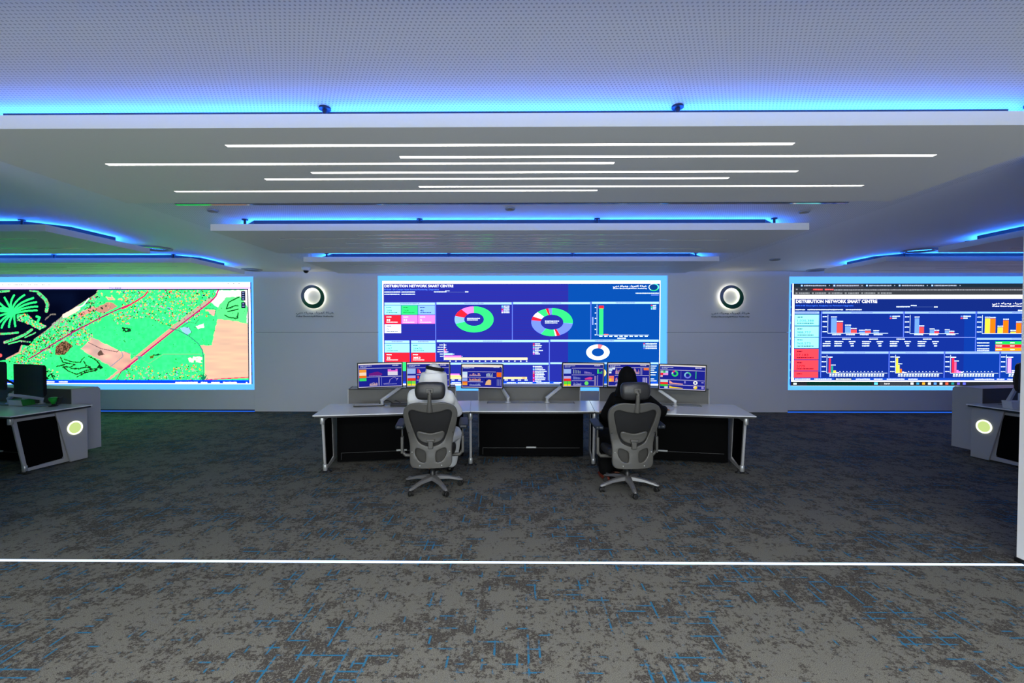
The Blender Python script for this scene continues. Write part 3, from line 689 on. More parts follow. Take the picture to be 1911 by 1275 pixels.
for xa, xend, bars in ((357, 838, [(372, 387, 712, (235, 60, 84)), (389, 407, 775, TL), (409, 430, 810, YL), (432, 452, 824, WHITE)]),
                       (902, 1276, [(906, 921, 712, YL), (922, 934, 765, (240, 230, 130)), (935, 952, 797, OR), (956, 970, 818, WHITE), (973, 990, 823, WHITE)]),
                       (1337, 1716, [(1347, 1366, 712, (245, 50, 90)), (1367, 1384, 742, (252, 120, 180)), (1385, 1400, 806, PK), (1401, 1420, 814, PK), (1421, 1436, 818, WHITE)]),
                       (1778, xe - 20, [(1788, 1817, 712, (250, 196, 240)), (1822, 1842, 818, WHITE)])):
    chart(xa, 829, 686, xend, bars, False)
    p.dash(C(bars[0][0] - 8), C(bars[0][1] + 14), D(700), D(708)); p.dash(C(bars[1][0]), C(bars[1][1] + 20), D(bars[1][2] - 12), D(bars[1][2] - 5))
    n = int((xend - xa - 110) / 28)
    for k in range(n): p.dash(C(xa + 100 + k * 28), C(xa + 108 + k * 28), D(815), D(822))
    for k in range(int((xend - xa - 30) / 22)): p.dash(C(xa + 22 + k * 22), C(xa + 37 + k * 22), D(836), D(846)); p.dash(C(xa + 20 + k * 22), C(xa + 36 + k * 22), D(849), D(857))
p.rect(C(97), D(868), XE, D(887), (26, 84, 206), 2); p.rect(C(420), D(868), C(560), D(887), (16, 44, 120), 3)
for x0, x1 in ((104, 226), (258, 396), (430, 552), (588, 700), (732, 800), (834, 974), (1004, 1078), (1530, 1684), (1706, 1765), (1788, 1850)): p.dash(C(x0), C(x1), D(873), D(882), lay=5)
p.rect(C(72), D(898), XE, D(930), (40, 44, 54), 1); p.rect(C(200), D(898), C(720), D(930), (8, 54, 44), 2); p.rect(C(780), D(901), C(1010), D(926), (66, 74, 84), 3)
p.rect(C(92), D(907), C(118), D(922), (220, 235, 230), 3); p.rect(C(735), D(903), C(763), D(922), (120, 220, 240), 3); p.text('Search', C(814), D(907), C(858), D(918), WHITE, 5)
for k, c in enumerate(((230, 236, 240), (60, 180, 210), (250, 200, 60), (240, 240, 244), (110, 190, 240), (225, 228, 230), (240, 120, 80), (40, 170, 170), (130, 110, 220), (120, 130, 240))):
    p.rect(C(1024 + k * 46), D(903), C(1046 + k * 46), D(921), c, 3)
for y in range(132, 900, 62): p.rect(C(63), D(y), C(73), D(y + 46), (14, 60, 170), 2)
fx, fz = to_local(1478, XE, 719.5)
video_wall(2, p.mesh('picture', fx, fz), 1478, XE, 530, 719.5, 'right video wall with blue bar chart dashboard, cut off by the near wall')

# left map, painted onto a fine grid
p = Pic()
XM = -50.0
def E(x): return x / 5.3125
def E2(x): return 230 + x / 4.552
def Q(y): return 500 + y / 5.3125
def Q2(y): return 500 + y / 4.552
p.rect(XM, 526.3, 468, 534.8, WHITE, 1); p.rect(XM, 534.8, 468, 539, (214, 204, 236), 1); p.rect(XM, 539, 464.5, 540.6, (18, 30, 80), 1)
p.rect(XM, 709.8, 464.5, 716.2, (14, 74, 226), 1); p.rect(XM, 526.3, 468, 717.6, WHITE, 0); p.rect(462.6, 540.6, 464.5, 709.8, (14, 20, 60), 1)
for x0, x1 in ((395, 535), (578, 665)): p.dash(E(x0), E(x1), Q(1128), Q(1141), WHITE, 3)
for x0, x1 in ((440, 628), (656, 712), (744, 815), (844, 960), (1038, 1050)): p.dash(E2(x0), E2(x1), Q2(971), Q2(983), WHITE, 3)
for x0, x1 in ((30, 50), (82, 118), (150, 255), (285, 320), (352, 388), (425, 458), (488, 520)): p.dash(E(x0), E(x1), Q(158), Q(167), (178, 180, 190), 3)
p.text('Map', E(1096), Q(191), E(1142), Q(205), (60, 50, 70), 3); p.dash(E(1150), E(1212), Q(193), Q(203), (140, 130, 150), 3)
for k in range(4): p.dash(E2(846 + k * 46), E2(858 + k * 46), Q2(128), Q2(136), (170, 175, 185), 3)
for y in range(120, 990, 88): p.rect(E2(1084), Q2(y), E2(1092), Q2(y + 64), (24, 70, 190), 2)
p.rect(E2(1006), Q2(196), E2(1042), Q2(276), (14, 26, 60), 4); p.rect(E2(1006), Q2(290), E2(1042), Q2(342), (14, 26, 60), 4)
for y in (205, 222, 240, 258, 300, 320): p.dash(E2(1016), E2(1034), Q2(y), Q2(y + 8), (170, 190, 215), 5)
fx, fz = to_local(XM, 468, 717.6)
mapshell = p
GX, GY = 700, 240
gx = np.linspace(XM, 462.6, GX); gy = np.linspace(540.6, 709.8, GY)
PX, PY = np.meshgrid(gx, gy)
def vnoise(sx, sy=None, seed=0):
    sy = sy or sx; rng = np.random.RandomState(seed)
    u = (PX + 60) / sx; v = (PY - 530) / sy; g_ = rng.rand(int(v.max()) + 3, int(u.max()) + 3)
    i, j = v.astype(int), u.astype(int); a, b_ = v - i, u - j; a = a * a * (3 - 2 * a); b_ = b_ * b_ * (3 - 2 * b_)
    return (g_[i, j] * (1 - a) * (1 - b_) + g_[i + 1, j] * a * (1 - b_) + g_[i, j + 1] * (1 - a) * b_ + g_[i + 1, j + 1] * a * b_)
def inpoly(pts):
    m = np.zeros(PX.shape, bool); n = len(pts)
    wob = (vnoise(5, seed=91) - 0.5) * 2.2; qx, qy = PX + wob, PY + (vnoise(5, seed=92) - 0.5) * 2.2
    for k in range(n):
        (x0, y0), (x1, y1) = pts[k], pts[(k + 1) % n]
        if y0 == y1: continue
        c = ((y0 > qy) != (y1 > qy)) & (qx < (x1 - x0) * (qy - y0) / (y1 - y0) + x0); m ^= c
    return m
def dline(pts):
    d = np.full(PX.shape, 1e9)
    for (x0, y0), (x1, y1) in zip(pts, pts[1:]):
        l2 = (x1 - x0) ** 2 + (y1 - y0) ** 2 + 1e-9
        t_ = np.clip(((PX - x0) * (x1 - x0) + (PY - y0) * (y1 - y0)) / l2, 0, 1)
        d = np.minimum(d, np.hypot(PX - x0 - t_ * (x1 - x0), PY - y0 - t_ * (y1 - y0)))
    return d
def z1(pts): return [(E(a), Q(b_)) for a, b_ in pts]
def z2(pts): return [(E2(a), Q2(b_)) for a, b_ in pts]
IM = np.empty((GY, GX, 3)); IM[:] = (66, 246, 156)
def put(mask, col): IM[mask] = col
nf = vnoise(1.6, seed=1); nm = vnoise(4.5, seed=2); nb = vnoise(14, seed=3)
IM += ((nm - 0.5) * 22)[..., None]
IM[(nf * 0.5 + nm * 0.5) > 0.86] = (40, 120, 70)
def scatter(mask, dens, seed):
    cols = [(236, 150, 60), (190, 150, 70), (232, 90, 60), (214, 120, 200), (120, 186, 110), (30, 90, 60), (130, 180, 214), (226, 150, 120), (20, 50, 40), (190, 196, 190), (40, 110, 80), (206, 170, 190)]
    rng = np.random.RandomState(seed); ys, xs = np.nonzero(mask)
    for k in range(int(len(ys) * dens)):
        q = rng.randint(len(ys)); r_ = rng.uniform(0.4, 1.5); cx0, cy0 = gx[xs[q]], gy[ys[q]]
        i0, i1 = max(0, ys[q] - 3), ys[q] + 4; j0, j1 = max(0, xs[q] - 4), xs[q] + 5
        sub = np.hypot((PX[i0:i1, j0:j1] - cx0) * rng.uniform(0.7, 1.3), PY[i0:i1, j0:j1] - cy0) < r_
        IM[i0:i1, j0:j1][sub] = cols[rng.randint(len(cols))]
# sand
put(inpoly(z2([(800, 190), (1075, 185), (1075, 470), (1000, 460), (900, 450), (830, 350), (760, 300), (740, 280), (790, 240)])), (240, 232, 226))
put(inpoly(z2([(830, 300), (880, 250), (1000, 240), (1060, 330), (1050, 470), (930, 450), (800, 440), (790, 380)])), (110, 236, 160))
put(inpoly(z2([(800, 440), (900, 440), (1075, 480), (1075, 935), (690, 955), (692, 735), (650, 660), (752, 655)])), (216, 201, 180))
m_ = inpoly(z2([(800, 440), (900, 440), (1075, 480), (1075, 935), (690, 955), (692, 735), (650, 660), (752, 655)])); IM[m_] += ((vnoise(30, 4, 5) - 0.5) * 9)[m_][:, None]
put(inpoly(z1([(800, 800), (920, 690), (1180, 820), (1290, 850), (1290, 930), (1200, 1020), (1100, 980), (860, 850)])), (214, 194, 182))
put(inpoly(z1([(1195, 860), (1290, 840), (1290, 960), (1180, 1030), (1110, 985)])), (213, 190, 170))
put(inpoly(z1([(1040, 1110), (1190, 1010), (1290, 935), (1290, 970), (1160, 1060), (1090, 1113)])), (213, 188, 166))
put(dline(z2([(60, 810), (430, 512)])) < 4.2, (213, 184, 160)); put(dline(z2([(440, 500), (740, 270)])) < 4, (200, 196, 170))
put(inpoly(z1([(950, 400), (1090, 330), (1180, 380), (1040, 450), (980, 440)])), (204, 160, 140)); put(inpoly(z1([(1060, 285), (1130, 285), (1150, 320), (1080, 310)])), (240, 200, 180))
put(dline(z1([(800, 470), (930, 400)])) < 4, (213, 180, 160))
put(inpoly(z1([(560, 770), (650, 715), (725, 770), (640, 870), (545, 865)])), (74, 58, 40)); mm = inpoly(z1([(560, 770), (650, 715), (725, 770), (640, 870), (545, 865)])) & (nf > 0.55); put(mm, (170, 120, 90))
# dense built-up areas
scatter(inpoly(z1([(980, 235), (820, 370), (500, 610), (340, 720), (80, 920), (290, 960), (520, 860), (560, 770), (760, 640), (1000, 520), (960, 400)])), 0.06, 11)
scatter(inpoly(z2([(0, 185), (800, 185), (780, 250), (640, 370), (420, 510), (330, 480), (220, 420), (100, 430), (0, 460)])), 0.05, 12)
scatter(inpoly(z1([(1050, 450), (1290, 430), (1290, 560), (1180, 560)])), 0.06, 13); scatter(inpoly(z1([(640, 640), (880, 590), (920, 680), (800, 790), (700, 740)])), 0.07, 14)
scatter(inpoly(z2([(20, 830), (230, 840), (280, 955), (0, 955)])), 0.05, 15); scatter(inpoly(z2([(280, 890), (540, 810), (660, 830), (680, 955), (290, 955)])), 0.05, 16)
scatter(inpoly(z2([(480, 520), (600, 440), (780, 400), (700, 330), (600, 400)])), 0.04, 17); scatter(inpoly(z1([(80, 930), (400, 930), (520, 870), (400, 960), (390, 1000)])), 0.06, 18)
scatter(inpoly(z1([(390, 990), (560, 1010), (600, 1110), (390, 1110)])), 0.03, 19)
mm = inpoly(z1([(380, 990), (520, 1030), (560, 1113), (380, 1113)])) & (vnoise(3, 1.6, 8) > 0.62); put(mm, (14, 40, 26))
mm = inpoly(z1([(1000, 230), (1290, 215), (1290, 430), (1100, 430)])) & (nf * nm > 0.5); put(mm, (230, 190, 150))
# golf course curls
for pts in ([(600, 890), (620, 940), (740, 960), (700, 985), (620, 985), (680, 1030), (760, 1060), (850, 1020), (960, 1000), (990, 960), (940, 905), (880, 880)],
            [(640, 910), (720, 935), (790, 940), (830, 890)], [(700, 1000), (780, 1005), (850, 985), (900, 1000)], [(830, 930), (850, 970), (890, 985)], [(560, 980), (640, 960)], [(760, 1085), (830, 1045), (960, 1015)]):
    d_ = dline(z1(pts)); put(d_ < 1.25 + (nf - 0.5) * 1.4, (30, 52, 34))
put(inpoly(z1([(985, 960), (1025, 990), (1000, 1005), (960, 995)])), (12, 60, 36)); put(inpoly(z1([(1210, 590), (1290, 590), (1290, 635), (1215, 630)])) & (nm > 0.35), (24, 60, 40))
put(inpoly(z2([(0, 515), (66, 510), (72, 540), (0, 545)])) & (nm > 0.3), (20, 70, 46)); put(inpoly(z2([(255, 735), (325, 728), (300, 745), (258, 748)])), (16, 84, 56)); put(inpoly(z2([(225, 745), (270, 745), (250, 772), (222, 770)])), (110, 120, 50))
for pts in ([(880, 345), (900, 290), (990, 245)], [(885, 345), (960, 318), (980, 322)], [(890, 370), (980, 350)], [(865, 400), (900, 420), (970, 428), (980, 380)]): put(dline(z2(pts)) < 1.1, (14, 70, 40))
for pts in ([(500, 500), (560, 460), (620, 470), (650, 430)], [(600, 500), (650, 520), (690, 480)], [(480, 515), (560, 500), (585, 545), (560, 580)], [(700, 340), (790, 350), (780, 400), (710, 390)]): put(dline(z2(pts)) < 0.6, (60, 90, 110))
put(inpoly(z2([(480, 505), (560, 505), (580, 550), (545, 570)])), (176, 206, 222)); put(inpoly(z2([(620, 495), (690, 470), (685, 505), (640, 520)])), (240, 240, 230))
put(inpoly(z2([(700, 350), (790, 360), (770, 410)])), (220, 200, 190)); put(inpoly(z2([(545, 765), (670, 745), (670, 810), (560, 800)])) & (nm > 0.4), (236, 224, 214))
# roads and darker texture
band = inpoly(z1([(985, 213), (880, 310), (640, 470), (470, 622), (345, 712), (60, 912), (90, 960), (340, 900), (560, 760), (800, 600), (1000, 500), (1130, 400), (1000, 300)]))
put(band & (vnoise(3.2, 2.2, 41) * 0.6 + nf * 0.4 > 0.7), (24, 62, 48)); put(band & (vnoise(4.2, 2.6, 42) * 0.6 + nf * 0.4 < 0.26), (176, 170, 160))
mm = inpoly(z1([(800, 800), (920, 690), (1180, 820), (1290, 850), (1290, 930), (1200, 1020), (1100, 980), (860, 850)])); IM[mm] += ((vnoise(20, 9, 44) - 0.55) * 22)[mm][:, None]; put(mm & (np.hypot((PX - E(1000)) * 0.8, PY - Q(850)) < 7 * vnoise(4, seed=45)), (110, 84, 74))
gr = (IM[..., 1] > 200) & (IM[..., 0] < 120); put(gr & (vnoise(5, 3, 46) * 0.5 + vnoise(1.8, seed=47) * 0.5 > 0.84), (36, 96, 62))
put(dline(z1([(280, 905), (330, 880), (520, 760), (740, 630), (950, 520), (1130, 430), (1290, 362)])) < 1.35, (186, 26, 120)); put(dline(z2([(0, 345), (60, 315), (190, 235), (215, 200)])) < 1.5, (214, 40, 110))
put(dline(z2([(815, 185), (792, 240), (740, 292), (430, 530), (50, 830), (0, 870)])) < 1.35, (206, 24, 128)); put(dline(z1([(1290, 975), (1200, 1030), (1150, 1112)])) < 0.9, (150, 30, 110))
put(dline(z2([(400, 515), (470, 530), (560, 578), (640, 645), (672, 700), (680, 760), (680, 900)])) < 1.0, (60, 140, 140)); put(dline(z2([(0, 705), (140, 765), (240, 830), (285, 950)])) < 0.6, (110, 150, 160))
put(dline(z2([(215, 815), (340, 735), (660, 735)])) < 0.6, (150, 170, 150)); put(dline(z1([(1090, 985), (1220, 880), (1200, 800)])) < 0.5, (110, 150, 190)); put(dline(z1([(880, 740), (1000, 800), (1160, 835), (1180, 815)])) < 0.5, (60, 50, 70))
put(dline(z2([(690, 958), (760, 950), (1075, 932)])) < 0.9, (216, 30, 110)); put(np.hypot(PX - E2(140), PY - Q2(762)) < 4 * (0.5 + nf), (70, 190, 170)); put(np.hypot(PX - E2(675), PY - Q2(935)) < 7 * (0.4 + nf), (20, 150, 100))
# sea with palm islands
sea = inpoly(z1([(-400, 100), (990, 100), (985, 213), (960, 265), (880, 310), (780, 378), (640, 470), (510, 592), (470, 622), (345, 712), (290, 770), (215, 765), (195, 840), (60, 912), (-400, 1010)]))
put(sea, (4, 10, 34)); IM[sea] += ((vnoise(24, seed=9) - 0.4) * 16)[sea][:, None] * np.array([0.3, 0.7, 1.2])
sh = sea & (dline(z1([(990, 213), (960, 265), (780, 378), (640, 470), (470, 622), (345, 712)])) < 1.7); put(sh & (nf > 0.3), (196, 178, 160))
put(dline(z1([(645, 475), (740, 425), (780, 400)])) < 4.2, (226, 216, 208)); put(dline(z1([(760, 395), (830, 372), (890, 300)])) < 1.1, (232, 226, 222))
put((dline(z1([(520, 580), (560, 545), (640, 500)])) < 3.5) & (nf > 0.52), (186, 180, 176)); put((dline(z1([(455, 510), (510, 460), (565, 458)])) < 1.3) & (nf > 0.4), (140, 132, 122)); put(dline(z1([(60, 905), (190, 840), (215, 770)])) < 1.4, (210, 180, 160))
PG = (58, 242, 156)
for a, b_, c in (((120, 420), (85, 345), (55, 292)), ((125, 425), (95, 350), (150, 268)), ((130, 428), (130, 340), (252, 266)), ((140, 430), (180, 340), (340, 296)), ((150, 432), (220, 355), (368, 337)), ((155, 438), (240, 385), (378, 381)), ((165, 446), (260, 420), (372, 420)),
                 ((110, 425), (30, 380), (-30, 310)), ((110, 430), (10, 400), (-90, 360)), ((120, 438), (20, 420), (-100, 420)), ((125, 445), (40, 450), (-60, 500)), ((130, 448), (50, 480), (0, 540)), ((135, 450), (40, 520), (20, 592)), ((140, 452), (95, 520), (93, 585)), ((150, 455), (145, 520), (156, 578))):
    q = [((1 - t_) ** 2 * a[0] + 2 * t_ * (1 - t_) * b_[0] + t_ * t_ * c[0], (1 - t_) ** 2 * a[1] + 2 * t_ * (1 - t_) * b_[1] + t_ * t_ * c[1]) for t_ in np.linspace(0, 1, 8)]
    put(dline(z1(q)) < 1.75, PG)
put(dline(z1([(40, 400), (150, 440)])) < 4, PG); tr = inpoly(z1([(175, 460), (280, 455), (330, 510), (470, 580), (400, 612), (250, 540), (170, 520)])); put(tr, PG); scatter(tr, 0.09, 21); put(dline(z1([(370, 480), (400, 490), (380, 530)])) < 2, PG)
for pts, wd in (([(-200, 330), (-60, 240), (100, 224)], 2.2), ([(310, 222), (390, 232)], 1.6), ([(395, 248), (460, 310), (482, 360), (468, 425)], 3.4), ([(-60, 665), (0, 655), (100, 650), (180, 640)], 2), ([(45, 740), (160, 700), (250, 660), (318, 612)], 2.6), ([(85, 755), (200, 725), (300, 735)], 1.3), ([(250, 690), (340, 650), (355, 640)], 1.2)):
    d_ = dline(z1(pts)); put(d_ < wd, (150, 140, 130)); put((d_ < wd * 0.75) & (nf > 0.3), PG); scatter(d_ < wd * 0.7, 0.03, 31)
put(np.hypot(PX - E(0), PY - Q(870)) < 3.4, (240, 110, 110))
IM = np.clip(IM, 0, 255) / 255.0; IM = np.where(IM <= 0.04045, IM / 12.92, ((IM + 0.055) / 1.055) ** 2.4)
IM = hdr(IM)
me = mapshell.mesh('picture', fx, fz)
nv0 = len(me.vertices)
gv = np.zeros((GY * GX, 3)); gv[:, 0] = fx(0) + (fx(1000) - fx(0)) * PX.ravel() / 1000; gv[:, 1] = -0.0012; gv[:, 2] = fz(0) + (fz(1000) - fz(0)) * PY.ravel() / 1000
ii = np.arange(GY * GX).reshape(GY, GX); q = np.stack([ii[1:, :-1], ii[1:, 1:], ii[:-1, 1:], ii[:-1, :-1]], -1).reshape(-1, 4)
V0 = [tuple(v.co) for v in me.vertices]; F0 = [list(pl.vertices) for pl in me.polygons]
c0 = np.empty(len(me.loops) * 4, np.float32); me.color_attributes['Col'].data.foreach_get('color', c0); bpy.data.meshes.remove(me)
me = bpy.data.meshes.new('picture'); me.from_pydata(V0 + gv.tolist(), [], F0 + (q + nv0).tolist())
at = me.color_attributes.new('Col', 'FLOAT_COLOR', 'CORNER'); flat = IM.reshape(-1, 3)[q.ravel()]
cols = np.ones((len(flat), 4), np.float32); cols[:, :3] = flat; at.data.foreach_set('color', np.concatenate([c0, cols.ravel()]))
video_wall(0, me, XM, 468, 526.3, 717.6, 'left video wall showing a green map with sea and palm-shaped islands')

# ------------------------------------------------------------------ workstations
WT = 0.745
def workstation(loc, label):
    t = thing('workstation_desk', label, 'desk', (loc[0], loc[1], 0), 0, 'curved three-part workstations')
    a = R(10); mit = 0.9 * math.tan(a / 2)
    TC = Matrix(); TR = Matrix.Translation((0.79, 0, 0)) @ Matrix.Rotation(-a, 4, 'Z'); TL = Matrix.Translation((-0.79, 0, 0)) @ Matrix.Rotation(a, 4, 'Z')
    shapes = [(TC, [(-0.79, 0), (0.79, 0), (0.79 + mit, 0.9), (-0.79 - mit, 0.9)]), (TR, [(0.003, 0), (1.9, 0), (1.9, 0.9), (0.003 - mit, 0.9)]), (TL, [(-1.9, 0), (-0.003, 0), (mit - 0.003, 0.9), (-1.9, 0.9)])]
    trays = [(-0.62, 0.62), (0.42, 1.42), (-1.5, -0.5)]
    boxes = [(-0.75, 0.72), (0.07, 1.56), (-1.64, -0.155)]
    for k, ((T, pl), (ta, tb), (ba, bbx)) in enumerate(zip(shapes, trays, boxes)):
        bm = B(); prism(bm, [(x, y, WT - 0.012) for x, y in pl], (0, 0, 0.012), T); obj('worktop', bm, 'desk', t, 0.002)
        cxm = sum(x for x, y in pl) / 4
        bm = B(); prism(bm, [(cxm + (x - cxm) * 0.985, 0.45 + (y - 0.45) * 0.975, WT - 0.034) for x, y in pl], (0, 0, 0.0215), T); o = obj('worktop_edge', bm, 'deskedge', t); o['label'] = 'black underside edge'
        bm = B(); bb(bm, ta, tb, 0.63, 0.80, WT, WT + 0.003, T); o = obj('cable_flap', bm, 'deskedge', t); o['label'] = 'dark cable slot surround'
        part('cable_flap_lid', 'dark_flap', o, ta + 0.014, tb - 0.014, 0.645, 0.775, WT + 0.003, WT + 0.006, 0, T)
        # raised storage box along the back
        bm = B(); r_ = 0.03; y0, y1, zt = 0.885, 1.25, 0.95
        prism(bm, [(ba, y0, 0.10), (ba, y0, zt - 0.012), (ba, y0 + 0.012, zt), (ba, y1 - r_, zt), (ba, y1, zt - r_), (ba, y1, 0.10)], (bbx - ba, 0, 0), T)
        o = obj('storage_box', bm, 'dark_panel', t)
        for xs_ in ((ba - 0.012, 0.012), (bbx, 0.012)):
            bm = B(); prism(bm, [(xs_[0], y0 - 0.004, 0.06), (xs_[0], y0 - 0.004, zt), (xs_[0], y1 - r_, zt + 0.004), (xs_[0], y1 + 0.004, zt - r_), (xs_[0], y1 + 0.004, 0.06)], (xs_[1], 0, 0), T)
            e = obj('end_panel', bm, 'grey_panel', o); e['label'] = 'lighter grey end panel'
        bm = B(); bb(bm, ba + 0.02, bbx - 0.02, y1 - 0.36, y1 - 0.04, zt, zt + 0.004, T); obj('lid', bm, 'grey_panel', o)
        # black cabinet under the top
        xa, xb = ((-0.72, 0.72), (0.06, 1.72), (-1.72, -0.06))[k]
        o = part('under_cabinet', 'perf_black', t, xa, xb, 0.50, 0.84, 0.04, 0.70, 0.004, T)
        bm = B(); bb(bm, xa + 0.05, xb - 0.05, 0.494, 0.5, 0.148, 0.153, T); bb(bm, xa + 0.05, xa + 0.055, 0.494, 0.5, 0.06, 0.15, T); obj('drawer_line', bm, 'alu_dark', o)
        xm = (xa + xb) / 2; part('handle', 'alu', o, xm - 0.07, xm + 0.07, 0.484, 0.5, 0.148, 0.17, 0.003, T)
    def leg(T, outer):
        th = 0.028
        fr = [(0.05, WT - 0.05), (0.87, WT - 0.05), (0.87, 0.02), (0.20, 0.02), (0.17, 0.06), (0.08, 0.60)]
        bm = plate([[p_ for p_ in fr], [(0.115, WT - 0.09), (0.53, WT - 0.09), (0.60, 0.12), (0.60, 0.075), (0.21, 0.06)][::-1]], th, 0.004, 0.2)
        for v in bm.verts: x, y, z = v.co; v.co = T @ Vector((y, x, z))
        o = obj('leg_frame', bm, 'grey_panel', t)
        bm = B(); prism(bm, [(-0.006, 0.10, WT - 0.08), (-0.006, 0.55, WT - 0.08), (-0.006, 0.62, 0.1), (-0.006, 0.2, 0.05)], (0.012, 0, 0), T); f = obj('infill', bm, 'black_panel', o); f['label'] = 'black infill panel'
        for y, z0, z1_ in ((0.06, WT - 0.115, WT - 0.035), (0.19, 0.02, 0.095)):
            bm = B(); lathe(bm, [(0.026, z0), (0.028, z0 + 0.004), (0.028, z1_ - 0.004), (0.026, z1_)], (0, y, 0), 16, T)
            obj('bracket', bm, 'alu', o, 0, True)
        for xo in (-0.04, 0.04):
            bm = B(); lathe(bm, [(0.042, 0), (0.042, 0.008), (0.012, 0.018), (0.012, 0.03)], (xo, 0.19, 0), 16, T)
            obj('foot', bm, 'rubber', o, 0, True)
        if outer:
            s_ = outer
            bm = B(); prism(bm, [(s_ * 0.014, 0.50, WT - 0.036), (s_ * 0.014, 0.875, WT - 0.036), (s_ * 0.014, 0.875, 0.012), (s_ * 0.014, 0.66, 0.012)], (s_ * 0.028, 0, 0), T); o2 = obj('end_cover', bm, 'grey_panel', t, 0.006)
            MR = T @ Matrix.Translation((s_ * 0.042, 0.72, 0.46)) @ Matrix.Rotation(R(90) * s_, 4, 'Y')
            bm = B(); lathe(bm, [(0.092, 0), (0.092, 0.008), (0.089, 0.012), (0.078, 0.012), (0.077, 0.004)], seg=40, mtx=MR); b_ = obj('badge_rim', bm, 'badge', o2, 0, True); b_['label'] = 'lit white ring of the round badge'
            bm = B(); lathe(bm, [(0.077, 0.003), (0.06, 0.007), (0, 0.008)], seg=40, mtx=MR); b_ = obj('badge_face', bm, 'badge_core', o2, 0, True); b_['label'] = 'glowing yellow-green badge centre'
            part('edge_glint', 'blue_glint', t, s_ * 0.085, s_ * 0.091, 0.72, 0.89, WT - 0.012, WT - 0.002, 0, T)
    leg(TR @ Matrix.Translation((1.80, 0, 0)), 1); leg(TL @ Matrix.Translation((-1.80, 0, 0)), -1)
    leg(Matrix.Translation((0.79, 0, 0)) @ Matrix.Rotation(-a / 2, 4, 'Z'), 0); leg(Matrix.Translation((-0.79, 0, 0)) @ Matrix.Rotation(a / 2, 4, 'Z'), 0)
    return t
MT['dark_flap'] = mat('flap_lid_grey', (150, 156, 162), 0.35); MT['alu_dark'] = mat('dull_metal_line', (70, 70, 70), 0.4, 0.5)
MT['perf_black'] = mat('black_perforated_panel', (5, 5, 6), 0.6, var=0.4, scale=90, spec=0.04)
WSX, WSY = 0.21, 5.77
ws = workstation((WSX, WSY), 'white curved three-part desk in the middle where the two people sit')
dup(ws, (WSX - 8.89, WSY - 0.09, 0), 0, 'white curved desk with glowing round badge at the left edge under the map screen')
dup(ws, (WSX + 8.91, WSY + 0.09, 0), 0, 'white curved desk with glowing round badge at the right edge beside the near wall')

